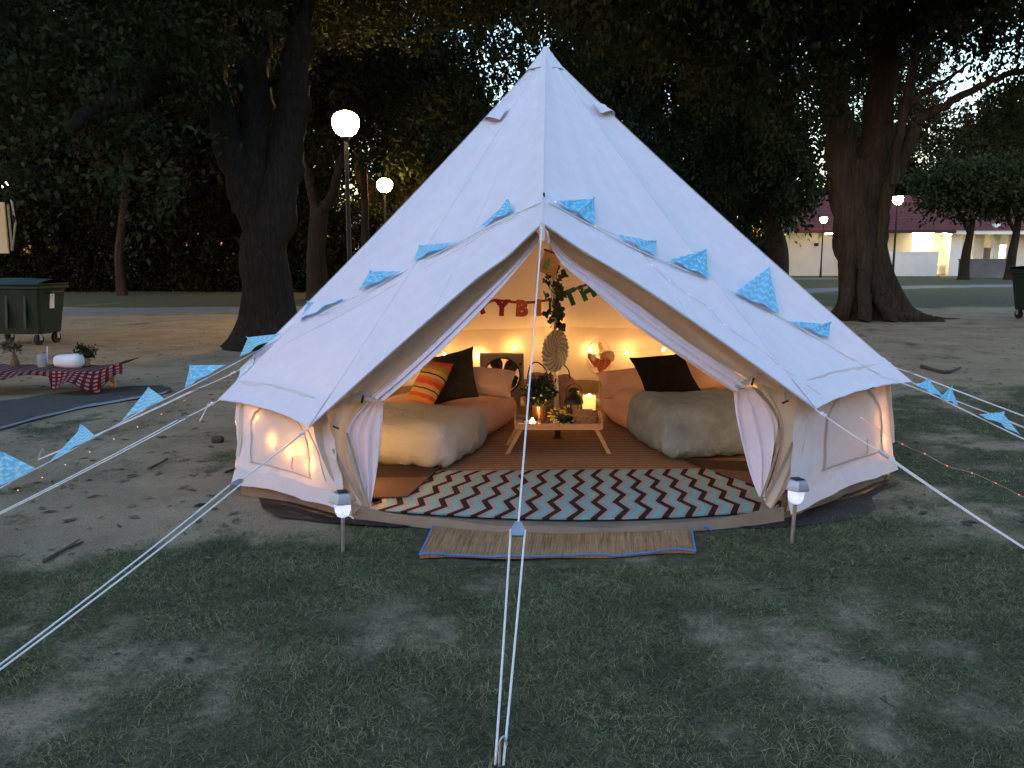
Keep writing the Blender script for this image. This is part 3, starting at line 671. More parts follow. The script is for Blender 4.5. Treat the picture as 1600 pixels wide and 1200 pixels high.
# ================================================================== PAVILION WITH RED ROOF
def pavilion():
    Y = 66.0; T = thing('pavilion', 'white park pavilion with red tiled roof and lit rooms', 'building', (24, Y, 0))
    X = lambda px, YY=Y: P(px, 400, YY).x
    Z = lambda py, YY=Y: P(1400, py, YY).z
    def wall(name, px0, px1, z0, z1, YY, th, m): 
        x0, x1 = X(px0, YY), X(px1, YY); return put(name, MB().box(((x0 + x1) / 2, YY + th / 2, (z0 + z1) / 2), (x1 - x0, th, z1 - z0)), m, T)
    ze = Z(361)
    wall('wall', 1228, 1322, 0, Z(376), Y, .25, M['wall_render'])
    wall('wall', 1322, 1466, 0, Z(393), Y - 1.2, .22, M['white_paint'])
    wall('wall', 1322, 1424, 0, ze - .02, Y + 1.4, .2, M['wall_render'])
    wall('wall', 1484, 1502, 0, ze - .25, Y, .5, M['white_paint'])
    wall('wall', 1232, 1650, 0, ze, Y + 6.5, .25, M['wall_render'])
    wall('wall', 1420, 1472, 0, ze - .1, Y + 4.0, .2, M['white_paint'])
    wall('wall', 1502, 1536, 0, ze - .25, Y + 1.5, .25, M['wall_render'])
    wall('wall', 1548, 1561, 0, ze - .25, Y + 1.5, .25, M['wall_render'])
    wall('wall', 1573, 1660, 0, ze - .25, Y + 1.5, .25, M['wall_render'])
    wall('door', 1537, 1547, .05, 2.2, Y + 1.58, .06, M['grey_wall'])
    wall('door', 1468, 1481, .05, 2.1, Y + 3.9, .06, M['white_paint'])
    for px in (1512, 1522, 1552): wall('pillar', px - 1.5, px + 1.5, 0, ze - .25, Y + .2, .3, M['wall_render'])
    for px in (1229, 1280, 1318): wall('post', px - 2, px + 2, Z(376), ze, Y + .05, .15, M['white_paint'])
    wall('fascia', 1478, 1660, ze - .26, ze + .12, Y - .9, .12, M['white_paint'])
    wall('vent_turret', 1550, 1559, ze + .12, ze + .55, Y - .7, .4, M['white_paint'])
    # roof: stepped tile courses
    x0, x1 = X(1232), X(1680); mt = mat('roof_tile', (.13, .042, .042), .75, .3, 3, .4, 8, stretch=(3, 1, 1))
    zr = Z(306, Y + 4); n = 22; y0 = Y - 1.0; y1 = Y + 4.5
    for i in range(n):
        f0, f1 = i / n, (i + 1) / n; mb = MB(); inset = 3.0 * f0
        ya, yb = y0 + (y1 - y0) * f0, y0 + (y1 - y0) * f1 + .08; za, zb = ze + .02 + (zr - ze) * f0, ze + .02 + (zr - ze) * f1
        mb.add([(x0 + inset, ya, za), (x1, ya, za), (x1, yb, zb), (x0 + inset + .14, yb, zb), (x0 + inset, ya, za + .09), (x1, ya, za + .09), (x1, yb, zb + .05), (x0 + inset + .14, yb, zb + .05)],
               [(0, 1, 5, 4), (4, 5, 6, 7), (0, 4, 7, 3), (0, 3, 2, 1), (2, 3, 7, 6), (1, 2, 6, 5)])
        put('tile_course', mb, mt, T, smooth=False)
    mb = MB(); mb.add([(x0 + 3, y1, zr), (x1, y1, zr), (x1, y1 + 4.5, ze), (x0, y1 + 4.5, ze), (x0, y0, ze)], [(0, 1, 2, 3), (0, 3, 4)]); put('roof_back', mb, mt, T, smooth=False)
    put('gutter', MB().box(((x0 + X(1480)) / 2, y0 - .02, ze - .08), (X(1480) - x0, .12, .2)), mat('gutter', (.06, .02, .02), .6), T)
    put('ceiling', MB().box(((x0 + x1) / 2, Y + 3.2, ze - .02), (x1 - x0 - .4, 7.4, .04)), M['white_paint'], T)
    # lights in the rooms
    tube = emit('room_light', (1, .80, .46), 11)
    for px, YY, w in ((1440, Y + 2.6, 1.6), (1458, Y + .4, .8), (1300, Y + 3, 1.2), (1476, Y + 5.3, .8)):
        put('ceiling_light', MB().box((X(px, YY), YY, ze - .10), (w, .3, .07), bev=.02), tube, T)
    door = emit('door_light', (1, .78, .45), 1.5)
    put('doorway_glow', MB().box((X(1567, Y + 3), Y + 3, Z(393, Y + 3)), (.62, .05, 1.05)), door, T)  # glowing panel stands in for room light seen through the doorway
    put('wall_lamp', MB().box((X(1274), Y - .08, Z(382)), (.35, .12, .22), bev=.03), M['black'], T)
    put('sink_counter', MB().box((X(1476, Y + 3.5), Y + 3.5, .85), (.9, .5, .1)), M['white_paint'], T)
    return T
pavilion()
p0 = P(1498, 430, 60); p1 = P(1576, 430, 60)
T = thing('garden_wall', 'low dark grey wall in front of the pavilion between two small trees', 'wall', ((p0.x + p1.x) / 2, 60, 0))
put('wall_body', MB().box(((p0.x + p1.x) / 2, 60, .62), (p1.x - p0.x, .3, 1.3)), M['grey_wall'], T); put('coping', MB().box(((p0.x + p1.x) / 2, 60, 1.30), (p1.x - p0.x + .1, .4, .08), bev=.02), M['grey_wall'], T)
# far pale building between the trunks
T = thing('building', 'pale blue grey building glimpsed far behind the lamp posts', 'building', (P(590, 400, 78).x, 78, 0))
bx0, bx1 = P(545, 400, 78).x, P(665, 400, 78).x
put('wall', MB().box(((bx0 + bx1) / 2, 80, 2.9), (bx1 - bx0, 4, 5.8)), M['wall_render'], T); put('roof', MB().box(((bx0 + bx1) / 2, 80, 5.95), (bx1 - bx0 + .8, 4.8, .3), bev=.05), M['grey_wall'], T)
for i in range(5):
    for zz in (1.3, 4.0): put('window', MB().box((bx0 + 1.0 + i * 1.4, 77.97, zz), (.8, .08, 1.1)), M['black'], T)

# ================================================================== BINS
def wheelie_bin(label, loc, rz, s=1.0, note=False):
    T = thing('wheeled_bin', label, 'bin', loc, (0, 0, rz), 'large wheeled refuse bins'); T.scale = (s, s, s)
    mb = MB(); zs = [(.20, .54, .30), (.26, .55, .31), (.95, .63, .38), (1.0, .64, .39)]; vs = []; fs = []
    for (z, a, b_) in zs:
        for (x, y) in ((-a, -b_ + .04), (-a + .04, -b_), (a - .04, -b_), (a, -b_ + .04), (a, b_ - .04), (a - .04, b_), (-a + .04, b_), (-a, b_ - .04)): vs.append((x, y, z))
    for i in range(3):
        for k in range(8): fs.append((i * 8 + k, i * 8 + (k + 1) % 8, i * 8 + 8 + (k + 1) % 8, i * 8 + 8 + k))
    fs.append(tuple(range(8))[::-1]); fs.append(tuple(24 + k for k in range(8))); mb.add(vs, fs); put('body', mb, M['dark_green'], T, local=True, angle=30)
    put('rim', MB().box((0, 0, 1.03), (1.36, .86, .07), bev=.02), M['dark_green'], T, local=True)
    ld = MB(); ld.sheet(lambda u, v: (-.67 + 1.34 * u, -.43 + .86 * v, 1.09 + .10 * math.sin(math.pi * v) ** .7 * (1 - .25 * (2 * u - 1) ** 2)), 14, 10); put('lid', ld, M['dark_green'], T, local=True)
    put('lid_edge', MB().box((0, 0, 1.085), (1.35, .87, .03), bev=.01), M['dark_green'], T, local=True)
    for sx in (-1, 1): put('side_handle', MB().tube([(sx * .64, -.15, .93), (sx * .72, -.15, .94), (sx * .72, .15, .94), (sx * .64, .15, .93)], .018, 8), M['dark_green'], T, local=True)
    for k in (-.35, 0, .35): put('rib', MB().box((k, -.375, .62), (.05, .05, .62), Matrix.Rotation(R(-5.7), 3, 'X')), M['dark_green'], T, local=True)
    for sx in (-.46, .46):
        for sy in (-.24, .24):
            w = put('caster', MB().tube([(sx - .03, sy, .1), (sx + .03, sy, .1)], .1, 18), M['rubber'], T, local=True, angle=50)
            put('fork', MB().box((sx + .045, sy, .15), (.012, .06, .12)).box((sx - .045, sy, .15), (.012, .06, .12)).box((sx, sy, .205), (.11, .1, .02)), M['galv'], w, local=True)
    if note: put('sticker', MB().box((.62, -.02, .78), (.008, .12, .26), Matrix.Rotation(R(6), 3, 'Y')), M['paper'], T, local=True)
    return T
p = G(22, 540); wheelie_bin('dark green four wheeled bin on the sand at the left edge', (p.x - .02, p.y + .35, 0), R(-6), .98, True)
wheelie_bin('dark bin cut off by the right edge on the sand', (P(1588, 497, 20.6).x + .72, 20.6, 0), R(6), 1.12)
# cream board with bracket at the far left
T = thing('notice_board', 'cream board on a post at the far left edge above the bin', 'sign', (P(-14, 430, 20).x, 20, 0))
q = P(-14, 430, 20)
put('post', MB().tube([(q.x + .05, 20.1, -.05), (q.x + .05, 20.1, 3.6)], .05, 10), M['galv'], T)
bz0, bz1 = P(0, 396, 20).z, P(0, 316, 20).z
put('panel', MB().box((P(-8, 350, 20).x, 20, (bz0 + bz1) / 2), (P(10, 350, 20).x - P(-26, 350, 20).x, .05, bz1 - bz0), bev=.01), mat('cream_board', (.62, .50, .33), .7, .05), T)
put('bracket', MB().tube([P(12, 318, 20.05), P(19, 392, 20.05), P(24, 350, 20.05), P(18, 312, 20.05)], .025, 6), M['galv'], T)

# ================================================================== BELL TENT
TC = Vector((.36, 6.84, 0)); APEX = P(853, 80, 6.84); FP = P(848, 346, 4.70)
def ring(ang, r, z=0.0): return Vector((TC.x + r * math.sin(R(ang)), TC.y - r * math.cos(R(ang)), z))
CORN = [(-35, 2.66, .575), (-62, 2.68, .575), (-92, 2.66, .60), (-121, 2.66, .61), (-150, 2.66, .63), (180, 2.66, .65), (150, 2.66, .66), (121, 2.66, .68), (90, 2.66, .70), (60, 2.68, .712), (30, 2.66, .705)]
EV = [ring(*c) for c in CORN]
tent = thing('bell_tent', 'large cream canvas bell tent with open front glowing inside', 'tent', TC)
def bez(a, b, c, t): return a * (1 - t) ** 2 + b * 2 * t * (1 - t) + c * t * t
def roof_pt(Bp, t, sag, front=0.0):
    p = APEX.lerp(Bp, t)
    n = (p - Vector((APEX.x, APEX.y, p.z))); n = n.normalized() if n.length > 1e-6 else Vector((0, -1, 0)); n = (n + Vector((0, 0, 1))).normalized()
    w = math.sin(math.pi * min(1, t)) ** .8
    p = p - n * (sag * w * .055 + .03 * w)
    if front: p += n * front * (.035 * math.exp(-((t - .905) / .035) ** 2) - .02 * max(0, t - .93) / .07)
    return p
def bulge(s): return math.sin(math.pi * s)
ROOFV = []; ROOFF = []
def roof_panel(name, bfun, nu, nv, t0=0.02, t1=1.0, sagf=bulge, frontf=None, lift=0.0, m='canvas', keep=True):
    mb = MB()
    def f(u, v):
        t = t0 + (t1 - t0) * v; q = roof_pt(bfun(u), t, sagf(u), frontf(u) if frontf else 0.0)
        if lift:
            o = Vector((q.x - APEX.x, q.y - APEX.y, 0)).normalized() + Vector((0, 0, 1)); q = q + o.normalized() * lift
        # small hanging creases in the cloth
        q = q + Vector((0, 0, 1)) * (.011 * noise.noise(Vector((u * 9, t * 2.2, bfun(.5).x))) * math.sin(math.pi * min(1, t)) * math.sin(math.pi * u) ** .5)
        q = q + Vector((0, -.3, 1)) * (.007 * t ** 3 * noise.noise(Vector((u * 21, t * 1.5, 7 + bfun(.5).x))) * math.sin(math.pi * u) ** .5 + .006 * (1 - t) ** 2 * noise.noise(Vector((u * 14, t * 2, 3 + bfun(.5).y))) * math.sin(math.pi * u) ** .5)
        return q
    mb.sheet(f, nu, nv); o = put(name, mb, M[m], tent, angle=60)
    if keep:
        b = len(ROOFV); ROOFV.extend(mb.v); ROOFF.extend([tuple(i + b for i in x) for x in mb.f])
    return o
for i in range(len(EV) - 1):
    a, b_ = EV[i], EV[i + 1]; mid = (a + b_) / 2 + Vector((TC.x - (a.x + b_.x) / 2, TC.y - (a.y + b_.y) / 2, 0)).normalized() * .10 + Vector((0, 0, .03))
    bf = lambda s, a=a, b_=b_, mid=mid: bez(a, mid, b_, s)
    rp = roof_panel('roof_panel', bf, 40 if i in (0, 9) else 16, 30)
    eb = roof_panel('eave_band', bf, 40 if i in (0, 9) else 16, 3, .935, 1.0, lift=.008, keep=False); eb.parent = rp
# front panels up to the door peak
def edgeL(s):
    p = EV[0].lerp(FP, s); p.z += .012 * math.sin(math.pi * s) - .02 * math.exp(-((s - .85) / .08) ** 2); p.y += .03 * math.sin(math.pi * s); return p
def edgeR(s):
    p = EV[-1].lerp(FP, s); p.z += .02 * math.sin(math.pi * s) - .012 * math.exp(-((s - .85) / .1) ** 2); p.y += .03 * math.sin(math.pi * s); return p
fw = lambda s: s ** 3
roof_panel('roof_panel', edgeL, 50, 40, sagf=lambda s: bulge(s) * .55 + .1 * s, frontf=fw); roof_panel('roof_panel', edgeR, 50, 40, sagf=lambda s: bulge(s) * .55 + .1 * s, frontf=fw)
roofbvh = BVHTree.FromPolygons([Vector(v) for v in ROOFV], ROOFF)
def onroof(px, py, off=.03):
    h = roofbvh.ray_cast(CAM, ray(px, py).normalized(), 30)
    if h[0] is None: return None
    return h[0] - ray(px, py).normalized() * off
# hems along the awning edges, seams, cap
for ef in (edgeL, edgeR): put('awning_hem', MB().tube([roof_pt(ef(i / 40), .998, 0, fw(i / 40)) + Vector((0, -.002, 0)) for i in range(41)], .006, 6), M['grey_tape'], tent)
for i, e in enumerate(EV):
    put('seam', MB().tube([roof_pt(e, .03 + .96 * k / 20, 0) + Vector((e.x - TC.x, e.y - TC.y, 1.6)).normalized() * .004 for k in range(21)], .0014, 5), M['canvas'], tent)
put('seam', MB().tube([roof_pt(FP, .03 + .95 * k / 30, .1, 1) + Vector((0, -.5, .8)).normalized() * .004 for k in range(31)], .002, 5), M['canvas'], tent)
for (s, ef) in ((.52, edgeL), (.45, edgeR)):
    put('seam', MB().tube([roof_pt(ef(s), .05 + .93 * k / 20, bulge(s) * .55 + .1, fw(s)) + Vector((0, -.5, .8)).normalized() * .003 for k in range(21)], .0012, 5), M['canvas'], tent)
cap = MB()
cap.lathe([(.0, .035), (.022, .03), (.035, .0), (.145, -.135), (.16, -.15)], APEX, 16); put('peak_cap', cap, M['canvas'], tent, angle=80)
# roof vents with tan hoods
for px, py, sgn in ((778, 178, -1), (938, 168, 1)):
    c = onroof(px, py, 0.0); a = math.atan2(c.x - APEX.x, -(c.y - APEX.y)); outw = Vector((math.sin(a), -math.cos(a), .75)).normalized(); side = Vector((math.cos(a), math.sin(a), 0)); down = side.cross(outw).normalized()
    if down.z > 0: down = -down
    hood = MB(); hood.sheet(lambda u, v: c + side * (.12 * (2 * u - 1)) + down * (.13 * (v - .3)) + outw * (.012 + .055 * math.sin(math.pi * u) * v), 10, 6)
    h = put('vent', hood, M['canvas'], tent)
    inn = MB(); inn.sheet(lambda u, v: c + side * (.105 * (2 * u - 1)) + down * (.085 - .012 * v) + outw * (.006 + .05 * math.sin(math.pi * u) * v), 10, 3); put('mesh_opening', inn, mat('tan_mesh', (.45, .30, .17), .8, .15, 40), h)
# walls
def wall_top(i): return roof_pt(EV[i], .942, 0) - Vector((0, 0, .012))
DL = ring(-32, 2.47, .03); DR = ring(30, 2.47, .03)
WB = [Vector(DL)] + [ring(c[0], 2.56 if c[0] not in (60, 90) else 2.5, .10) for c in CORN[1:-1]] + [Vector(DR)]
WB[0].z = .07; WB[-1].z = .07; WB[1] = G(376, 750, .10); WB[-2] = G(1388, 730, .10)
walls = []; WV = []; WF = []
for i in range(len(EV) - 1):
    a, b_, c, d = wall_top(i), wall_top(i + 1), WB[i + 1], WB[i]
    def f(u, v, a=a, b_=b_, c=c, d=d, i=i):
        tp = a.lerp(b_, u); bt = d.lerp(c, u); tp = tp + Vector((0, 0, 1)) * (-.0 + .05 * u * (1 - u)); p = tp.lerp(bt, v)
        inw = Vector((TC.x - p.x, TC.y - p.y, 0)).normalized()
        p += inw * (.05 * 4 * u * (1 - u) * (1 - .5 * v) - .03) + inw * .018 * noise.fractal(Vector((u * 5 + i, v * 4, i * 3.1)), 1, 2, 3)
        p.z += .014 * math.sin(u * math.pi) * v + .003 * math.sin(u * 13 + i) * v * v
        return p
    mb = MB(); front = i in (0, len(EV) - 2); nu_, nv_ = (56, 40) if front else (22, 14); mb.sheet(f, nu_, nv_)
    b0 = len(WV); WV.extend(mb.v); WF.extend([tuple(q + b0 for q in x) for x in mb.f])
    if front:   # leave the arched window opening free
        ua, ub = (.30, .86) if i == 0 else (.10, .66)
        def inside(fc):
            for q in fc:
                uu, vv_ = mb.uv[q]; s_ = (uu - ua) / (ub - ua) * 2 - 1
                if abs(s_) > 1 or vv_ > .80 or vv_ < .47 - .28 * math.sqrt(max(0, 1 - s_ * s_)): return False
            return True
        mb.f = [fc for fc in mb.f if not inside(fc)]
    w = put('wall_panel', mb, M['canvas_wall'], tent, angle=60); walls.append((w, f))
    sk = MB(); sk.sheet(lambda u, v, f=f, i=i: f(u, 1.0) + (Vector((f(u, 1.0).x - TC.x, f(u, 1.0).y - TC.y, 0)).normalized() * (.004 + .03 * v)) + Vector((0, 0, .075 * (1 - v) - .012 * v + .004 * math.sin(u * 11 + i) * v)), 22, 3); put('skirt', sk, M['canvas_wall'], w, angle=60)
wallbvh = BVHTree.FromPolygons([Vector(v) for v in WV], WF)
def onwall(px, py, off=0.0):
    h = wallbvh.ray_cast(CAM, ray(px, py).normalized(), 30)
    if h[0] is None: return None
    return h[0] - ray(px, py).normalized() * off
# windows: an arched closed panel outlined with tape, on the two front walls
for idx, u0, u1 in ((0, .30, .86), (len(EV) - 2, .10, .66)):
    w, f = walls[idx]
    def wp(u, v, off=.006, f=f):
        p = f(u, v); o = Vector((p.x - TC.x, p.y - TC.y, 0)).normalized(); return p + o * off
    um, uh = (u0 + u1) / 2, (u1 - u0) / 2
    arch = [(u0, .80), (u0, .5)] + [(um - uh * math.cos(math.pi * k / 12), .47 - .28 * math.sin(math.pi * k / 12)) for k in range(13)] + [(u1, .5), (u1, .80)]
    wd = MB(); wd.sheet(lambda s, v: wp(u0 + (u1 - u0) * s, .80 + ((.47 - .28 * math.sqrt(max(0, 1 - (2 * s - 1) ** 2))) - .80) * v, .004), 18, 8)
    win = put('window', wd, canvas_mat('window_cloth' + str(idx), (.70, .66, .64), .11, .2), w)
    def ribbon(pts, wdt, off):
        mb = MB(); q = smoothpath([Vector((a, b_, 0)) for a, b_ in pts], 3); L = []
        for k in range(len(q)):
            t = (q[min(k + 1, len(q) - 1)] - q[max(k - 1, 0)]); t = Vector((t.x * .75, t.y, 0)); t = t.normalized() if t.length > 0 else Vector((0, 1, 0)); n = Vector((-t.y, t.x, 0)) * wdt
            L.append((wp(q[k].x + n.x, q[k].y + n.y, off), wp(q[k].x - n.x, q[k].y - n.y, off)))
        vs = [x for ab in L for x in ab]; mb.add(vs, [(2 * k, 2 * k + 1, 2 * k + 3, 2 * k + 2) for k in range(len(L) - 1)]); return mb
    put('window_tape', ribbon(arch, .008, .010), M['grey_tape'], win); put('window_tape', ribbon([(u0 - .02, .81), (u1 + .02, .80)], .008, .011), M['grey_tape'], win)
    put('window_tie', ribbon([(um - .12, .66), (um - .11, .79)], .007, .012), M['grey_tape'], win)
    put('wall_tape', ribbon([(u1 + .07 if idx == 0 else u0 - .06, .12), (u1 + .12 if idx == 0 else u0 - .10, .76)], .014, .008), M['canvas_flap'], w)

# door cloth, built between two edge curves given as places in the door plane
def curve(pix, Ys):
    n = len(pix); pts = [P(x, y, Ys[min(i, len(Ys) - 1)] if isinstance(Ys, (list, tuple)) else Ys) for i, (x, y) in enumerate(pix)]; return smoothpath(pts, 6)
def cloth(name, A, B, m, folds=3, amp=.02, nu=22, nv=30, ph=0.0, parent=None, pinch=None):
    mb = MB()
    def f(u, v):
        p = along(A, v).lerp(along(B, v), u); k = 1.0 if pinch is None else pinch(v)
        p = p + Vector((.25, -1, 0)) * (amp * k * math.sin(u * folds * 2 * math.pi + ph + 1.5 * math.sin(v * 3)) + .35 * amp * math.sin(u * folds * 5.1 + v * 4 + ph))
        return p
    mb.sheet(f, nu, nv); return put(name, mb, M[m], parent or tent, angle=70)
# left side
aL = curve([(842, 346), (788, 388), (728, 440), (648, 508), (548, 596), (486, 652)], [4.86, 4.88, 4.9, 4.92, 4.9, 4.86])
bL = curve([(840, 372), (800, 414), (745, 470), (680, 545), (620, 598), (572, 622)], [4.90, 4.93, 4.97, 4.97, 4.93, 4.86])
cL0 = curve([(841, 368), (808, 405), (752, 460), (676, 534), (616, 590), (576, 622)], [4.82, 4.82, 4.82, 4.82, 4.82, 4.82])
cL = curve([(842, 378), (806, 423), (764, 472), (706, 532), (650, 584), (600, 626)], [4.80, 4.76, 4.73, 4.72, 4.73, 4.79])
cloth('door_flap', aL, bL, 'canvas_flap', 1.3, .022, ph=.6)
cu = cloth('curtain', cL0, cL, 'curtain', 2.3, .016, ph=.3)
cloth('curtain_tail', curve([(573, 628), (545, 664), (543, 690), (556, 740), (574, 793)], [4.86, 4.84, 4.82, 4.80, 4.76]), curve([(599, 628), (597, 660), (593, 705), (586, 750), (578, 793)], [4.87, 4.86, 4.84, 4.81, 4.77]), 'curtain', 3.2, .018, pinch=lambda v: .4 + .9 * math.sin(math.pi * min(1, v * 1.05)), parent=cu)
fl = cloth('door_flap', curve([(484, 640), (494, 688), (512, 735), (535, 772), (560, 800)], [4.86, 4.83, 4.80, 4.78, 4.75]), curve([(584, 604), (558, 648), (548, 685), (560, 735), (577, 796)], [4.91, 4.87, 4.85, 4.82, 4.76]), 'canvas_flap', 1.8, .02, ph=1.0)
def tape(pix, Ys, w, m, parent, name='zip_tape'):
    q = curve(pix, Ys); mb = MB(); mb.add([x for p in q for x in (p + Vector((-w / 2, 0, 0)), p + Vector((w / 2, 0, 0)))], [(2 * k, 2 * k + 1, 2 * k + 3, 2 * k + 2) for k in range(len(q) - 1)]); put(name, mb, M[m], parent)
tape([(521, 702), (540, 740), (556, 768), (573, 794)], [4.765, 4.745, 4.735, 4.72], .022, 'tape', fl); tape([(542, 676), (552, 710), (566, 760), (576, 792)], [4.785, 4.765, 4.745, 4.72], .016, 'tape', fl)
tape([(481, 672), (496, 704), (502, 728), (509, 752)], [4.80, 4.79, 4.78, 4.76], .008, 'grey_tape', fl)
# right side
aR = curve([(854, 346), (903, 370), (980, 422), (1076, 484), (1172, 560), (1262, 628)], [4.86, 4.88, 4.9, 4.92, 4.9, 4.80])
bR = curve([(858, 374), (894, 412), (948, 446), (1018, 494), (1090, 548), (1182, 598)], [4.90, 4.93, 4.97, 4.97, 4.93, 4.84])
cR0 = curve([(857, 372), (892, 406), (944, 440), (1012, 488), (1085, 542), (1176, 600)], [4.82, 4.82, 4.82, 4.82, 4.82, 4.82])
cR = curve([(862, 388), (882, 416), (922, 448), (985, 503), (1062, 556), (1146, 612)], [4.80, 4.76, 4.73, 4.72, 4.73, 4.79])
cloth('door_flap', aR, bR, 'canvas_flap', 1.2, .022, ph=2.6)
cu = cloth('curtain', cR0, cR, 'curtain', 2.3, .016, ph=1.3)
cloth('curtain_tail', curve([(1146, 612), (1148, 652), (1158, 700), (1170, 740), (1186, 776)], [4.88, 4.87, 4.85, 4.82, 4.78]), curve([(1174, 604), (1204, 636), (1217, 664), (1212, 700), (1194, 776)], [4.85, 4.84, 4.83, 4.80, 4.77]), 'curtain', 2.6, .018, pinch=lambda v: .4 + .9 * math.sin(math.pi * min(1, v * 1.05)), parent=cu)
fr_ = cloth('door_flap', curve([(1164, 584), (1206, 636), (1216, 676), (1208, 730), (1192, 780)], [4.90, 4.87, 4.84, 4.81, 4.77]), curve([(1268, 618), (1262, 676), (1250, 726), (1228, 768), (1206, 800)], [4.78, 4.77, 4.76, 4.75, 4.73]), 'canvas_flap', 1.7, .02, ph=.2)
tape([(1240, 690), (1228, 718), (1212, 750), (1196, 778)], [4.72, 4.715, 4.71, 4.70], .022, 'tape', fr_); tape([(1221, 668), (1214, 704), (1202, 744), (1190, 776)], [4.78, 4.76, 4.74, 4.72], .016, 'tape', fr_)
# tie straps and toggles
for (pa, pb, pt, parent) in (((548, 618), (600, 628), (566, 624), tent), ((1146, 608), (1186, 584), (1176, 596), tent)):
    a, b_ = P(*pa, 4.80), P(*pb, 4.80); mb = MB(); sl = b_ - a; up = Vector((0, 0, .014)); mb.add([a - up, a + up, b_ + up, b_ - up, a - up + Vector((0, .006, 0)), a + up + Vector((0, .006, 0)), b_ + up + Vector((0, .006, 0)), b_ - up + Vector((0, .006, 0))], [(0, 1, 2, 3), (7, 6, 5, 4), (0, 3, 7, 4), (1, 5, 6, 2)])
    st = put('tie_strap', mb, M['grey_tape'], parent); c = P(*pt, 4.785); put('toggle', MB().tube([c + Vector((-.004, 0, -.022)), c + Vector((.006, 0, .022))], .007, 8), M['toggle'], st)
for (pt, tlt) in (((525, 668), .016), ((1227, 628), -.016)):
    c = P(*pt, 4.74); st = put('tie_strap', MB().tube([P(pt[0] - 1 if tlt > 0 else pt[0], pt[1] - 22, 4.79), c], .006, 6), M['grey_tape'], tent); put('toggle', MB().tube([c + Vector((-.018, 0, tlt * .5)), c + Vector((.018, 0, -tlt * .5))], .006, 8), M['toggle'], st)
# poles
PB = Vector((.385, 6.84, .03))
put('centre_pole', MB().tube([PB, PB.lerp(APEX, .5), APEX - Vector((0, 0, .05))], .021, 14), M['steel'], tent)
put('pole_foot', MB().lathe([(.05, .0), (.05, .012), (.026, .02), (.024, .1)], PB - Vector((0, 0, .008)), 14), M['black'], tent)
DPK = P(850, 318, 4.9)
put('door_pole', MB().tube([DL + Vector((-.10, .30, .02)), wall_top(0) + Vector((.02, .22, .04)), DPK + Vector((-.02, .07, -.05)), DPK + Vector((.02, .07, -.05)), wall_top(10) + Vector((-.02, .22, .04)), DR + Vector((.10, .30, .02))], .012, 10), M['steel'], tent)
put('pole_spike', MB().tube([DPK + Vector((0, 0, -.06)), P(850, 301, 4.9)], .006, 8), M['toggle'], tent)
put('peak_webbing', MB().box(P(847, 362, 4.69), (.03, .012, .1)), M['rope'], tent)
put('peak_loop', MB().tube(smoothpath([P(849, 357, 4.70), P(856, 366, 4.71), P(857, 380, 4.72)], 5), .006, 8), M['white_paint'], tent)
# groundsheet: floor, raised rim and the lip across the doorway
fl_ = MB(); rim = []
for k in range(61):
    a = -32 + (-298) * k / 60; rim.append(ring(a, 2.44, 0))
lip = [DR.lerp(DL, k / 20) + Vector((0, -1, 0)) * .24 * math.sin(math.pi * k / 20) for k in range(1, 20)]
loop = rim + lip
vs = [(TC.x, TC.y, .022)] + [(p.x, p.y, .022) for p in loop]; n = len(loop)
fl_.add(vs, [(0, 1 + (k + 1) % n, 1 + k) for k in range(n)]); put('groundsheet', fl_, M['tan_pvc'], tent, smooth=False)
rim2 = [f(k / 8, 1.0) + Vector((TC.x - f(k / 8, 1.0).x, TC.y - f(k / 8, 1.0).y, 0)).normalized() * .025 for (w_, f) in walls for k in range(8)] + [walls[-1][1](1.0, 1.0) + Vector((TC.x - DR.x, TC.y - DR.y, 0)).normalized() * .025]
rim = rim2
rm = MB(); rm.add([x for p in rim for x in ((p.x, p.y, .0), (TC.x + (p.x - TC.x) * .996, TC.y + (p.y - TC.y) * .996, .16 + .008 * math.sin(p.x * 9)))], [(2 * k, 2 * k + 1, 2 * k + 3, 2 * k + 2) for k in range(len(rim) - 1)]); put('groundsheet_rim', rm, M['tan_pvc'], tent)
lp = [DR] + lip + [DL]
lm = MB(); m_ = len(lp)
prof = [(.05, .024), (.01, .036), (-.005, .046), (-.018, .047), (-.028, .03), (-.035, .004)]
lm.add([(p.x, p.y + dy, max(.004, z * (1 + .12 * math.sin(i * 1.3)) + (.05 if z > .03 else 0) * abs((i / (m_ - 1)) * 2 - 1) ** 3)) for i, p in enumerate(lp) for (dy, z) in prof], [(i * 6 + k, i * 6 + k + 1, i * 6 + k + 7, i * 6 + k + 6) for i in range(m_ - 1) for k in range(5)]); put('door_lip', lm, M['tan_pvc'], tent, angle=60)

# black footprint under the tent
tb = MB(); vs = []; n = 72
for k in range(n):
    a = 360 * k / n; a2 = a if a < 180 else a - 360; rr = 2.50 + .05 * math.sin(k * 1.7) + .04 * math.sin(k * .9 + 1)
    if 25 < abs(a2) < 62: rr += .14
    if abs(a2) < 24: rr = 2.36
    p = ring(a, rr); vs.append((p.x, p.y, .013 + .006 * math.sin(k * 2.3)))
tb.add([(TC.x, TC.y, .012)] + vs, [(0, 1 + k, 1 + (k + 1) % n) for k in range(n)]); tag(put('ground_tarp', tb, M['black_tarp'], smooth=False), 'black tarpaulin spread under the tent floor', 'tarp')

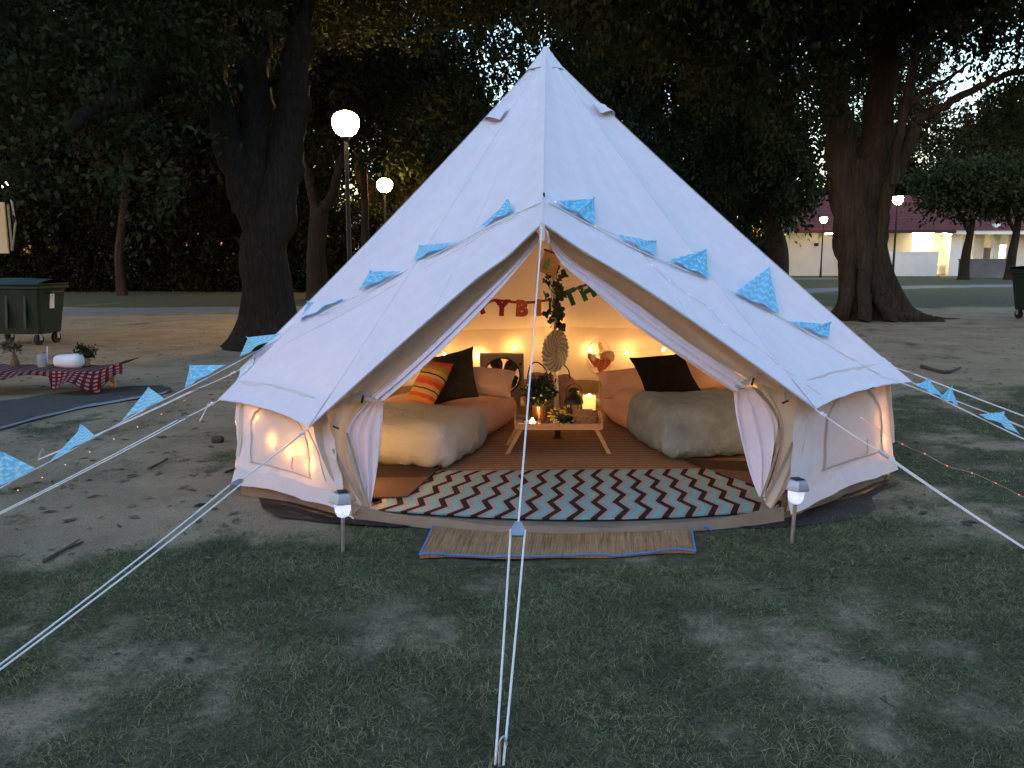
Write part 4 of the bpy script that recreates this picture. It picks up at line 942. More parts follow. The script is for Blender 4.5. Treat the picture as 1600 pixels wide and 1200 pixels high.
# ================================================================== GUY ROPES AND PEGS
def peg(parent, p, tilt):
    t = Vector(tilt).normalized(); put('peg', MB().tube([p - t * .10, p + t * .07], .005, 6).tube(smoothpath([p + t * .07, p + t * .085 + Vector((.012, 0, 0)), p + t * .06 + Vector((.022, 0, 0))], 3), .004, 6), M['galv'], parent)
def slider(parent, p, d):
    d = d.normalized(); s = d.cross(Vector((0, 0, 1))).normalized(); u = s.cross(d); Mx = Matrix((s, d, u)).transposed()
    put('slider', MB().prism([(-.022, -.03), (.022, -.03), (.026, .0), (.012, .034), (-.012, .034), (-.026, 0)], .012, Mx @ Matrix.Rotation(R(90), 3, 'X'), p), M['galv'], parent)
def guy(label, a, b_, ts, spread=.035, tail=None, r=.0042, knot=True):
    a, b_ = Vector(a), Vector(b_); T = thing('guy_rope', label, 'rope', (b_.x, b_.y, 0), group='guy ropes of the bell tent')
    s = a.lerp(b_, ts); d = (b_ - a).normalized(); side = d.cross(Vector((0, 0, 1))).normalized()
    sg = lambda p, q, t, k: p.lerp(q, t) - Vector((0, 0, k * 4 * t * (1 - t)))
    put('strand', MB().tube([sg(a, s, k / 8, .006) for k in range(9)], r, 7), M['rope'], T)
    for sd_ in (-1, 1): put('strand', MB().tube([sg(s + side * sd_ * spread * .55, b_ + side * sd_ * spread * .25, k / 10, .012) for k in range(11)], r, 7), M['rope'], T)
    slider(T, s, d)
    if knot: put('knot', MB().ball(a.lerp(b_, .03), .014, 8, 6, (1, .8, .9)).ball(a.lerp(b_, .045), .011, 8, 6), M['rope'], T)
    if tail: put('loose_end', MB().tube(smoothpath([a.lerp(b_, .05), a.lerp(b_, .06) + Vector(tail) * .5, a.lerp(b_, .07) + Vector(tail)], 5), r * 1.1, 6), M['rope'], T)
    peg(T, b_, (d.x * .25, d.y * .25, -1) if False else (-d.x * .4, -d.y * .4, 1)); return T
guy('white guy rope from the door peak down to the lawn in the foreground', P(847, 352, 4.69), G(780, 1196), .70, .05, knot=False)
guy('white guy rope from left eave corner crossing the lower left lawn', EV[0], G(-40, 1072), .30, .05)
guy('white guy rope from the left eave tip to the left picture edge', EV[1], G(-70, 836), .16, .045, (-.03, .0, -.09))
guy('upper left guy rope ending beside the blue pennants', EV[2], G(60, 718), .24, .04)
guy('white guy rope from right eave corner crossing the right wall', EV[-1], G(1660, 893), .30, .03)
guy('right guy rope beside the trailing blue pennants', EV[-2], G(1790, 742), .36, .04)
guy('thin rear guy rope highest at the right side', EV[-3] + Vector((-.0, 0, 0)), G(1800, 722), .14, .035)
for (lab, px, py, top) in (('pegged white loop at the left doorway corner', 553, 815, (548, 792)), ('pegged white loop at the right doorway corner', 1206, 808, (1205, 785))):
    p = G(px, py); t = P(*top, p.y + .05); T = thing('peg_loop', lab, 'tent peg', (p.x, p.y, 0), group='doorway pegs')
    for s in (-1, 1): put('webbing', MB().tube(smoothpath([t, t.lerp(p, .35), t.lerp(p, .6) + Vector((s * .02, 0, 0)), p + Vector((s * .014, 0, .03)), p + Vector((0, -.006, .02))], 4), .0045, 6), M['rope'], T)
    peg(T, p, (.2, -.25, 1))

# ================================================================== INSIDE THE TENT
FZ = .024   # floor level
def flat_sheet(name, label, cat, quad, z, m, nu=24, nv=14, amp=.003, group=None, edge=None, thick=.006):
    """a mat lying on the floor: quad = four ground corners (back-left, back-right, front-right, front-left)"""
    a, b_, c, d = [Vector((q[0], q[1], 0)) for q in quad]; ctr = (a + b_ + c + d) / 4
    T = MB()
    def f(u, v):
        p = a.lerp(b_, u).lerp(d.lerp(c, u), v); e = edge(u, v) if edge else Vector((0, 0, 0))
        return p + e + Vector((0, 0, z + thick + amp * (1 + noise.noise(Vector((p.x * 4, p.y * 4, z * 90))))))
    T.sheet(f, nu, nv)
    n0 = len(T.v)  # thickness rim
    rimi = [i for i in range(nu + 1)] + [(j + 1) * (nu + 1) - 1 for j in range(1, nv + 1)] + [nv * (nu + 1) + i for i in range(nu - 1, -1, -1)] + [j * (nu + 1) for j in range(nv - 1, 0, -1)]
    low = [(T.v[i][0], T.v[i][1], z) for i in rimi]; T.v.extend(low); k = len(rimi)
    for i, q in enumerate(rimi): T.uv[n0 + i] = T.uv[q]
    T.f.extend([(rimi[i], rimi[(i + 1) % k], n0 + (i + 1) % k, n0 + i) for i in range(k)])
    o = put(name, T.mesh(name, ctr), m); o.location = ctr; return tag(o, label, cat, group)
def straw_mat(nt, uv):
    s = nd(nt, 'ShaderNodeSeparateXYZ', {0: uv}); w = mth(nt, 'FRACT', mth(nt, 'MULTIPLY', s.outputs[1], 46)); nz = nd(nt, 'ShaderNodeTexNoise', {'Vector': uv, 'Scale': 6, 'Detail': 5})
    n2 = nd(nt, 'ShaderNodeTexNoise', {'Vector': nd(nt, 'ShaderNodeMapping', {'Vector': uv, 'Scale': (60, 400, 1)}).outputs[0], 'Scale': 1})
    c = ramp(nt, w, [(0, (.13, .08, .05)), (.28, (.38, .24, .14)), (.62, (.32, .195, .115)), (.86, (.44, .30, .19))], 'CONSTANT'); f = mth(nt, 'ADD', mth(nt, 'MULTIPLY', nz.outputs['Fac'], .5), mth(nt, 'MULTIPLY', n2.outputs['Fac'], .9))
    return nd(nt, 'ShaderNodeVectorMath', {0: c, 'Scale': mth(nt, 'ADD', f, .15)}, operation='SCALE').outputs[0]
flat_sheet('straw_mat', 'ribbed orange brown straw mat covering the tent floor', 'mat', [(-1.3, 8.3), (2.0, 8.3), (2.0, 5.5), (-1.3, 5.5)], FZ, uvmat('straw', straw_mat, .85, .3), 30, 20, .002)
def chevron(nt, uv):
    s = nd(nt, 'ShaderNodeSeparateXYZ', {0: uv}); zig = mth(nt, 'PINGPONG', mth(nt, 'MULTIPLY', s.outputs[1], 7.0), 1.0)
    x = mth(nt, 'FRACT', mth(nt, 'ADD', mth(nt, 'MULTIPLY', s.outputs[0], 19), mth(nt, 'MULTIPLY', zig, .46)))
    nz = nd(nt, 'ShaderNodeTexNoise', {'Vector': uv, 'Scale': 220, 'Detail': 3})
    c = ramp(nt, x, [(0, (.028, .016, .013)), (.30, (.34, .285, .27)), (.55, (.18, .41, .41)), (.83, (.34, .285, .27))], 'CONSTANT')
    return nd(nt, 'ShaderNodeVectorMath', {0: c, 'Scale': mth(nt, 'ADD', mth(nt, 'MULTIPLY', nz.outputs['Fac'], .6), .7)}, operation='SCALE').outputs[0]
flat_sheet('chevron_rug', 'brown and mint zigzag rug across the tent doorway', 'rug', [(-.62, 5.70), (1.72, 5.78), (1.78, 4.86), (-.88, 4.82)], FZ + .012, uvmat('chevron', chevron, .9, .3), 40, 16, .003,
           edge=lambda u, v: Vector((0, -.21 * v * math.sin(math.pi * u), 0)))
def mat_two(nt, uv):
    s = nd(nt, 'ShaderNodeSeparateXYZ', {0: uv}); nz = nd(nt, 'ShaderNodeTexNoise', {'Vector': uv, 'Scale': 90, 'Detail': 3}); c = ramp(nt, s.outputs[1], [(0, (.05, .034, .026)), (.42, (.13, .085, .058))]); return nd(nt, 'ShaderNodeVectorMath', {0: c, 'Scale': mth(nt, 'ADD', nz.outputs['Fac'], .5)}, operation='SCALE').outputs[0]
MT = uvmat('two_tone_mat', mat_two, .95, .4)
flat_sheet('floor_mat', 'dark brown floor mat under the foot of the left bed', 'mat', [(-1.15, 5.85), (-.50, 5.85), (-.66, 5.05), (-.98, 5.0)], FZ + .022, MT, 10, 8, .002, 'brown bedside mats')
flat_sheet('floor_mat', 'dark brown floor mat under the foot of the right bed', 'mat', [(1.28, 6.0), (1.95, 5.95), (1.80, 5.1), (1.60, 5.35)], FZ + .022, MT, 10, 8, .002, 'brown bedside mats')

# beds
def bed(label, foot, ang, L=1.95, Wd=1.15, H=.37, seed=1):
    """foot = inner foot corner on the floor; ang = direction of the long side from +Y"""
    T = thing('air_bed', label, 'bed', (foot[0], foot[1], FZ + .01), (0, 0, ang), 'peach beds inside the tent'); return T
BL = bed('peach covered air bed on the left inside the tent', (-.48, 5.74), R(-17)); BR = bed('peach covered air bed on the right inside the tent', (1.20, 6.02), R(12))
def fill_bed(T, sgn, L, Wd, H, seed):
    put('mattress', MB().soft((Wd, L, H), .13, 16, .03, seed, c=(sgn * Wd / 2, L / 2, H / 2)), M['peach'], T, local=True, angle=80)
fill_bed(BL, -1, 1.95, 1.15, .26, 1); fill_bed(BR, 1, 1.9, 1.15, .335, 2)
M['blanket_left'] = mat('blanket_left', (.42, .46, .48), .95, .12, 2.2, .5, 14, spec=.05)
M['blanket_right'] = mat('blanket_right', (.23, .34, .44), .95, .22, 7, .8, 26, spec=.05)
def blanket(label, bedo, sgn, L, Wd, H, y0, m, seed, amp):
    T = tag(bpy.data.objects.new('blanket', None), label, 'blanket', 'fleece blankets on the beds')
    def wr(q):
        low = max(0.0, (-q.z / (H / 2 + .035) + .15)); w = low ** 1.3
        o = Vector((q.x, q.y * .8, 0)); o = o.normalized() if o.length > 0 else o
        ph = math.atan2(q.y, q.x) * 26
        q = q + o * (amp * w * (math.sin(ph + seed) * .5 + .6 * noise.noise(Vector((q.x * 9, q.y * 9, seed)))) + .03 * w)
        q.z += .009 * noise.noise(Vector((q.x * 5, q.y * 7, q.z * 3 + seed))) + .008 * abs(noise.noise(Vector((q.x * 11 + 4, q.y * 5, seed)))) + .02 * w * noise.noise(Vector((q.x * 14, q.y * 14, 3)))
        return q
    mb = MB().soft((Wd + .09, L, H + .06), .145, 46, .012, seed, wr=wr)
    me = mb.mesh('blanket'); 
    o = put('blanket', me, M[m], angle=80); bpy.data.objects.remove(T); tag(o, label, 'blanket', 'fleece blankets on the beds')
    ca, sa = math.cos(bedo.rotation_euler.z), math.sin(bedo.rotation_euler.z); lx, ly = sgn * (Wd / 2), y0 + L / 2
    o.location = (bedo.location.x + lx * ca - ly * sa, bedo.location.y + lx * sa + ly * ca, bedo.location.z + H / 2 + .030); o.rotation_euler = bedo.rotation_euler; return o
blanket('beige green fleece blanket draped over the foot of the left bed', BL, -1, .95, 1.15, .26, -.03, 'blanket_left', 3, .035)
blanket('teal plush blanket draped over the foot of the right bed', BR, 1, 1.0, 1.15, .335, -.03, 'blanket_right', 5, .035)
# pillows
def pillow(name, label, m, c, size, rot, seed, group='cushions and pillows on the beds', puff=1.0):
    w, h, t = size; mb = MB()
    def f(sg):
        def g(u, v):
            x, y = 2 * u - 1, 2 * v - 1; e = ((1 - abs(x) ** 3.2) * (1 - abs(y) ** 3.2)); pin = 1 - .09 * (1 - abs(x) ** 2) * abs(y) ** 4; pin2 = 1 - .09 * (1 - abs(y) ** 2) * abs(x) ** 4
            return Vector((x * w / 2 * pin2, y * h / 2 * pin, sg * t / 2 * max(0, e) ** .55 * puff + .008 * noise.noise(Vector((x * 3, y * 3, seed + sg)))))
        return g
    mb.sheet(f(1), 18, 18); k = len(mb.v); mb.sheet(lambda u, v: f(-1)(1 - u, v), 18, 18)
    me = mb.mesh(name); o = put(name, me, m, angle=70); o.location = c; o.rotation_euler = rot; return tag(o, label, 'cushion', group)
def stripes(nt, uv):
    s = nd(nt, 'ShaderNodeSeparateXYZ', {0: uv}); nz = nd(nt, 'ShaderNodeTexNoise', {'Vector': uv, 'Scale': 5}); y = mth(nt, 'ADD', s.outputs[1], mth(nt, 'MULTIPLY', nz.outputs['Fac'], .02))
    return ramp(nt, y, [(0, (.62, .30, .12)), (.10, (.55, .12, .05)), (.18, (.60, .42, .22)), (.27, (.05, .03, .03)), (.30, (.62, .40, .18)), (.38, (.60, .10, .06)), (.47, (.62, .18, .08)), (.54, (.62, .45, .28)), (.60, (.05, .03, .03)), (.63, (.60, .38, .16)), (.72, (.30, .32, .10)), (.80, (.55, .14, .06)), (.90, (.58, .07, .06))])
MS = uvmat('serape_stripes', stripes, .9, .4)
pillow('cushion', 'large charcoal cushion standing on the left bed', M['charcoal'], P(700, 590, 7.05), (.52, .46, .17), (R(66), R(-14), R(-14)), 1)
pillow('cushion', 'red and orange striped bolster cushion on the left bed', MS, P(672, 597, 6.78), (.27, .42, .15), (R(52), R(6), R(-32)), 2)
pillow('pillow', 'peach pillow beside the charcoal cushion on the left bed', M['peach'], P(764, 597, 7.1), (.44, .30, .16), (R(40), R(4), R(-10)), 3)
pillow('pillow', 'peach pillow behind the black cushion on the right bed', M['peach'], P(986, 598, 7.55), (.60, .34, .16), (R(36), R(-4), R(6)), 4)
pillow('cushion', 'black square cushion leaning on the right bed', M['black_fabric'], P(1040, 586, 7.0), (.52, .46, .13), (R(42), R(-3), R(16)), 5, puff=.8)
pillow('pillow', 'peach pillow half hidden behind the right curtain', M['peach'], P(1105, 585, 7.5), (.55, .38, .16), (R(34), 0, R(20)), 6)

# box fan behind the left bed
def box_fan():
    c = P(784, 586, 8.35); T = thing('box_fan', 'grey square box fan with dark blades behind the left bed', 'fan', (c.x, c.y, FZ), (0, 0, R(4)))
    cz = c.z - FZ; S = .22; fr_ = MB(); n = 40; vs = []
    outer = []
    for k in range(n):
        a = 2 * math.pi * k / n; x, z = math.cos(a), math.sin(a); m = max(abs(x), abs(z)); outer.append((x / m * S, z / m * S))
    for y in (-.06, .06):
        for k in range(n): vs.append((outer[k][0], y, cz + outer[k][1]))
        for k in range(n): a = 2 * math.pi * k / n; vs.append((math.cos(a) * .185, y, cz + math.sin(a) * .185))
    fs = []
    for k in range(n):
        q = (k + 1) % n; fs += [(k, q, n + q, n + k), (2 * n + q, 2 * n + k, 3 * n + k, 3 * n + q), (q, k, 2 * n + k, 2 * n + q), (n + k, n + q, 3 * n + q, 3 * n + k)]
    fr_.add(vs, fs); put('housing', fr_, M['grey_plastic'], T, local=True, angle=30)
    put('ring', MB().tube([(math.cos(2 * math.pi * k / 36) * .182, -.062, cz + math.sin(2 * math.pi * k / 36) * .182) for k in range(37)], .008, 6), M['dark_plastic'], T, local=True)
    hub = put('hub', MB().lathe([(0, .02), (.035, .015), (.04, -.03)], (0, -.01, cz), 16, Matrix.Rotation(R(90), 3, 'X')), M['dark_plastic'], T, local=True)
    for b_ in range(5):
        a0 = 2 * math.pi * b_ / 5 + .75; mb = MB()
        def bl(u, v):
            r = .03 + .145 * v; a = a0 + (u - .5) * (.5 + .55 * math.sin(math.pi * (v * .8 + .1))); return (math.cos(a) * r, .0 + (u - .5) * .06, cz + math.sin(a) * r)
        mb.sheet(bl, 6, 6); put('blade', mb, M['dark_plastic'], T, local=True)
    for k in range(12):
        a = 2 * math.pi * k / 12; put('grille_wire', MB().tube([(math.cos(a) * .04, -.062, cz + math.sin(a) * .04), (math.cos(a + .25) * .18, -.062, cz + math.sin(a + .25) * .18)], .0016, 4), M['grey_plastic'], T, local=True)
    for s in (-1, 1): put('foot', MB().box((s * .15, 0, (cz - S) / 2), (.06, .2, max(.02, cz - S))), M['grey_plastic'], T, local=True)
    put('knob', MB().tube([(S - .035, -.06, cz + .12), (S - .035, -.08, cz + .12)], .014, 12), M['dark_plastic'], T, local=True)
box_fan()
def desk_fan():
    c = P(940, 558, 8.45); T = thing('desk_fan', 'cream round fan with rust blades turned sideways behind the right bed', 'fan', (c.x, c.y, FZ)); cz = c.z - FZ
    Mx = Matrix.Rotation(R(-58), 3, 'Z'); c0 = Vector((0, 0, cz)); f = lambda x, y, z: c0 + Mx @ Vector((x, y, z))   # local -y is forward
    mot = MB(); mot.lathe([(0, .02), (.05, .02), (.062, .06), (.055, .13), (.03, .15), (0, .152)], c0, 18, Mx @ Matrix.Rotation(R(-90), 3, 'X')); put('motor', mot, M['cream_plastic'], T, local=True)
    for k in range(26):
        a = 2 * math.pi * k / 26; ca, sa = math.cos(a), math.sin(a)
        put('cage_wire', MB().tube([f(ca * r, y, sa * r) for r, y in ((.03, -.10), (.10, -.105), (.165, -.08), (.19, -.03), (.165, .02), (.10, .035), (.05, .03))], .0014, 4), M['cream_plastic'], T, local=True)
    for r, y in ((.19, -.03), (.165, -.08), (.10, -.105)): put('cage_ring', MB().tube([f(math.cos(2 * math.pi * k / 40) * r, y, math.sin(2 * math.pi * k / 40) * r) for k in range(41)], .003, 5), M['copper'] if r > .18 else M['cream_plastic'], T, local=True)
    put('badge', MB().lathe([(0, .004), (.035, .002), (.035, -.004)], f(0, -.107, 0), 16, Mx @ Matrix.Rotation(R(90), 3, 'X')), M['cream_plastic'], T, local=True)
    for b_ in range(3):
        a0 = 2 * math.pi * b_ / 3 + 1.4; mb = MB()
        def bl(u, v):
            r = .025 + .135 * v; a = a0 + (u - .5) * (.6 + .8 * math.sin(math.pi * (v * .7 + .15))); return f(math.cos(a) * r, -.035 + (u - .5) * .07, math.sin(a) * r)
        mb.sheet(bl, 7, 7); put('blade', mb, M['rust_plastic'], T, local=True)
    put('stand', MB().tube([(0, .05, .03), (.0, .04, cz * .5), (.0, .03, cz - .05)], [.024, .02, .022], 12), M['cream_plastic'], T, local=True)
    put('base', MB().lathe([(.13, 0), (.13, .02), (.10, .04), (.03, .06)], (0, .05, 0), 24), M['cream_plastic'], T, local=True)
desk_fan()
# lilac bag with dark handles between the beds
c = P(858, 600, 8.2); T = thing('bag', 'lilac plush bag with dark handles between the two beds', 'bag', (c.x, c.y, FZ))
put('body', MB().soft((.5, .28, .36), .11, 14, .05, 9, c=(0, 0, .18)), M['lilac'], T, local=True, angle=80)
for s, x in ((-1, -.12), (1, .1)): put('handle', MB().tube(smoothpath([(x - .1, -.1, .33), (x - .07, -.11, .46), (x, -.11, .49), (x + .08, -.11, .42), (x + .1, -.1, .33)], 5), .007, 6), M['dark_plastic'], T, local=True)
# tray table
tcn = P(871, 664, 6.42); TT = thing('tray_table', 'low wooden tray table with splayed legs between the beds', 'table', (tcn.x, 6.42, FZ)); tz = .215
put('tray_bottom', MB().box((0, 0, tz), (.66, .36, .012)), M['pine'], TT, local=True)
for s in (-1, 1):
    put('long_rim', MB().box((0, s * .175, tz + .012), (.66, .014, .05), bev=.004), M['pine'], TT, local=True)
    # end rims rise to a handle
    put('end_rim', MB().prism([(-.168, -.02), (.168, -.02), (.168, .04), (.09, .075), (.05, .08), (-.05, .08), (-.09, .075), (-.168, .04)], .014, Matrix.Rotation(R(90), 3, 'Z'), (s * .335, 0, tz + .012)), M['pine'], TT, local=True)
    for y in (-.15, .15):
        put('leg', MB().box((s * .345, y, tz / 2 - .004), (.03, .018, .245), Matrix.Rotation(R(s * -28), 3, 'Y'), bev=.003), M['pine'], TT, local=True)
    put('stretcher', MB().tube([(s * .375, -.15, .06), (s * .375, .15, .06)], .008, 8), M['pine'], TT, local=True)
def ontable(x, y): return Vector((TT.location.x + x, TT.location.y + y, FZ + tz + .0065))
# things on the tray
def leafball(name, label, cat, loc, R0, zc, n, leaf, m, parentparts=None, seed=1):
    T = thing(name, label, cat, loc); me = crown_mesh('leaves', [(0, 0, zc, R0, R0, R0 * .8)], n, leaf, per=10, csize=leaf * 1.1, seed=seed, droop=.0, long=2.2); put('foliage', me, m, T, local=True, smooth=False); return T
T = leafball('pot_plant', 'bushy green pot plant in a copper pot on the tray', 'plant', ontable(-.14, .09), .105, .20, 900, .035, M['dark_leaf'], seed=3)
put('pot', MB().lathe([(.036, 0), (.042, .02), (.05, .10), (.052, .105), (.046, .105)], n=18), M['copper'], T, local=True); put('stem', MB().tube([(0, 0, .09), (.01, 0, .2)], .008, 6), M['soil_twig'], T, local=True)
for k in range(14):
    a = k * 2.4; put('flower', MB().ball((.09 * math.cos(a), .09 * math.sin(a), .20 + .05 * math.sin(k * 1.7)), .008, 6, 4), M['white_cotton'], T, local=True)
q = ontable(-.20, -.11); T = thing('tea_light', 'small glowing tea light on the tray', 'candle', q)
put('cup', MB().lathe([(.024, 0), (.027, .004), (.027, .026), (.023, .026), (.022, .01)], n=16), M['white_paint'], T, local=True)
put('flame', MB().lathe([(.012, .022), (.017, .032), (.012, .046), (.004, .058), (0, .066)], n=12), emit('tealight_flame', (1, .62, .22), 12), T, local=True)
q = ontable(-.22, -.02); T = thing('plate', 'oval wooden platter with dark berries at the left tray end', 'plate', q)
put('dish', MB().lathe([(.05, 0), (.09, .004), (.105, .014), (.10, .016), (.05, .006)], n=24), M['pine'], T, local=True)
for k in range(13): put('berry', MB().ball((.055 * math.cos(k * 2.4) * (k / 13) ** .5, .055 * math.sin(k * 2.4) * (k / 13) ** .5, .02 + .008 * (k % 3)), .014, 8, 6), M['dark_plastic'], T, local=True)
q = ontable(.03, -.02); T = thing('yellow_bouquet', 'yellow sunflower heads lying in the middle of the tray', 'flowers', q)
for k, (x, y, z) in enumerate(((-.03, .02, .035), (.045, .03, .045), (.0, -.045, .03))):
    h = put('flower_head', MB().lathe([(0, .012), (.016, .012), (.022, .004), (0, -.004)], (x, y, z), 14, Matrix.Rotation(R(35), 3, 'X')), M['dark_plastic'], T, local=True)
    for j in range(11):
        a = 2 * math.pi * j / 11; d = Vector((math.cos(a), math.sin(a) * .8, math.sin(a) * .55)); s = Vector((-math.sin(a), math.cos(a) * .8, .4 * math.cos(a))) * .008; b0 = Vector((x, y, z))
        put('petal', MB().add([b0 + d * .016, b0 + d * .035 + s, b0 + d * .055, b0 + d * .035 - s], [(0, 1, 2, 3)]), M['yellow'], h, local=True)
T = leafball('leaf_garland', 'loose green leaves and white blooms along the tray front', 'foliage', ontable(.05, -.10), .05, .055, 160, .040, M['dark_leaf'], seed=7)
for k in range(9): put('bloom', MB().ball((-.05 + .018 * k, -.01 * (k % 3), .035 + .012 * (k % 2)), .011, 6, 5), M['white_cotton'], T, local=True)
q = ontable(.205, -.06); T = thing('basket', 'oval wicker bread basket on the right tray end', 'basket', q)
for k in range(6):
    z = .01 + .011 * k; rr = 1 + .05 * math.sin(k * .9); put('cane', MB().tube([(.095 * rr * math.cos(2 * math.pi * j / 30), .06 * rr * math.sin(2 * math.pi * j / 30), z + .002 * math.sin(j * 2 + k)) for j in range(31)], .0072, 6), M['wicker'], T, local=True)
put('bread', MB().soft((.15, .09, .05), .024, 8, .006, 3, c=(0, 0, .055)), mat('bread', (.45, .26, .12), .8, .25, 20, .4, 40), T, local=True)
q = ontable(.135, .09); T = thing('lantern', 'black metal lantern with domed top on the tray', 'lantern', q)
put('base', MB().lathe([(.055, 0), (.055, .012), (.045, .018)], n=16), M['black'], T, local=True)
for k in range(6):
    a = 2 * math.pi * k / 6; put('post', MB().tube([(.046 * math.cos(a), .046 * math.sin(a), .015), (.046 * math.cos(a), .046 * math.sin(a), .125)], .004, 6), M['black'], T, local=True)
gl = mat('lantern_glass', (.75, .6, .5), .15, .05, trans=.6); put('glass', MB().lathe([(.042, .018), (.042, .122)], n=16), gl, T, local=True)
put('dome', MB().lathe([(.062, .12), (.064, .13), (.055, .155), (.030, .175), (.022, .185), (.034, .195), (.036, .21), (.02, .222), (0, .225)], n=18), M['black'], T, local=True)
put('candle', MB().lathe([(.018, .018), (.018, .07), (0, .07)], n=12), M['white_cotton'], T, local=True)
put('handle', MB().tube(smoothpath([(-.05, 0, .15), (-.045, 0, .22), (0, 0, .25), (.045, 0, .22), (.05, 0, .15)], 5), .003, 6), M['black'], T, local=True)
q = ontable(.255, .08); T = thing('pillar_candle', 'tall glowing cream pillar candle at the right tray end', 'candle', q)
def wax():
    m, nt, b_, out = newmat('glowing_wax'); tc = nd(nt, 'ShaderNodeTexCoord'); s = nd(nt, 'ShaderNodeSeparateXYZ', {0: tc.outputs['Object']})
    b_.inputs['Base Color'].default_value = (.8, .6, .35, 1); b_.inputs['Roughness'].default_value = .5
    st = nd(nt, 'ShaderNodeMapRange', {'Value': s.outputs[2], 'From Min': .0, 'From Max': .15, 'To Min': .25, 'To Max': 1.0}); nt.links.new(mth(nt, 'MULTIPLY', st.outputs[0], .11), b_.inputs['Emission Strength']); b_.inputs['Emission Color'].default_value = (1, .52, .12, 1); return m
put('wax', MB().lathe([(.046, 0), (.047, .01), (.046, .17), (.042, .178), (.036, .172), (.02, .160), (0, .158)], n=24), wax(), T, local=True)
put('flame', MB().lathe([(.006, .165), (.009, .172), (.005, .185), (0, .195)], n=10), emit('candle_flame', (1, .7, .3), 9), T, local=True)

for o in list(COL.objects):
    if o.parent is None and o.name.split('.')[0] in ('pot_plant', 'lantern', 'pillar_candle', 'basket', 'yellow_bouquet', 'leaf_garland'): o.scale = {'pot_plant': (1.2,) * 3, 'lantern': (1.25, 1.25, 1.2), 'pillar_candle': (1.12, 1.12, 1.15), 'basket': (1.1, 1.1, 1.5), 'yellow_bouquet': (1.4, 1.4, 1.9), 'leaf_garland': (1.5, .9, .8)}[o.name.split('.')[0]]
# ivy on the centre pole
T = thing('ivy_garland', 'dark ivy garland twined down the centre pole', 'garland', (PB.x, PB.y, FZ))
def pole_at(z): t = (z - PB.z) / (APEX.z - PB.z); return PB.lerp(APEX, t)
ztop, zbot = P(862, 398, 6.84).z, P(866, 512, 6.84).z
vine = [pole_at(ztop + (zbot - ztop) * k / 24) + Vector((.035 * math.cos(k * .9), .035 * math.sin(k * .9) - .01, 0)) for k in range(25)]
put('vine', MB().tube(vine, .004, 6), M['soil_twig'], T)
leafpoly = [(0, 0), (.022, -.012), (.036, .004), (.028, .022), (.016, .03), (0, .058), (-.016, .03), (-.028, .022), (-.036, .004), (-.022, -.012)]
lf = MB(); lf.add([(x, .006 * abs(x) / .03, -z) for x, z in leafpoly], [tuple(range(10))]); lsrc = None
r = random.Random(4)
for k in range(46):
    z = ztop + (zbot - ztop) * (k + r.random()) / 46; p = pole_at(z) + Vector((r.uniform(-.075, .075), r.uniform(-.07, -.015), 0)) - base_of(T); rot = (R(r.uniform(-25, 25)), R(r.uniform(-70, 70)), R(r.uniform(-50, 50)))
    if lsrc is None: lsrc = put('leaf', lf, M['dark_leaf'], T, local=True, smooth=False); lsrc.location = p; lsrc.rotation_euler = rot
    else: share('leaf', lsrc, T, p, rot, (r.uniform(.7, 1.25),) * 3)
# hanging wooden plaque under the peak
c = P(859, 412, 6.6); T = thing('wooden_plaque', 'small wooden plaque with green drawing hung under the tent peak', 'plaque', c, (R(8), R(18), R(20)))
put('board', MB().box((0, 0, 0), (.15, .014, .17), bev=.004), M['pine'], T, local=True); put('green_mark', MB().prism([(-.05, -.05), (-.01, -.06), (.0, .0), (-.02, .05), (-.035, .0), (-.055, .02)], .004, c=(0, -.009, 0)), mat('green_print', (.16, .32, .12), .8), T, local=True)
put('top_rail', MB().box((0, -.004, .09), (.17, .03, .016), bev=.003), mat('dark_wood', (.10, .05, .04), .6), T, local=True); put('hanging_cord', MB().tube([(-.06, 0, .09), (0, 0, .17), (.06, 0, .09)], .003, 6), M['rope'], T, local=True)
# pleated paper rosette on the pole
c = P(866, 548, 6.70); T = thing('paper_rosette', 'grey white pleated paper rosette hung on the centre pole', 'decoration', c, (R(4), 0, R(40)))
pl_w = mat('rosette_paper', (.62, .60, .56), .85, .06, 10); pl_g = mat('rosette_grey_paper', (.38, .37, .36), .85, .06, 10)  # grey for every other pleat, the button and the backing
NP = 30
for k in range(NP):
    a0 = 2 * math.pi * k / NP; mb = MB()
    def pf(u, v, a0=a0):
        rr = .012 + .135 * v; a = a0 + (u) * (2 * math.pi / NP) + 1.25 * (1 - v) ** 1.2; x, z = math.cos(a) * rr, math.sin(a) * rr * 1.18
        return (x, -.022 * (1 - abs(2 * u - 1)) * (.25 + v) - .02 * (1 - v), z)
    mb.sheet(pf, 4, 9); put('pleat', mb, pl_w if k % 2 else pl_g, T, local=True, angle=25)
put('centre_button', MB().ball((0, -.05, 0), .016, 10, 6, (1, .5, 1)), pl_g, T, local=True); put('backing', MB().lathe([(.0, 0), (.10, 0), (.10, .006), (0, .006)], (0, .004, 0), 24, Matrix.Rotation(R(-90), 3, 'X')), pl_g, T, local=True)

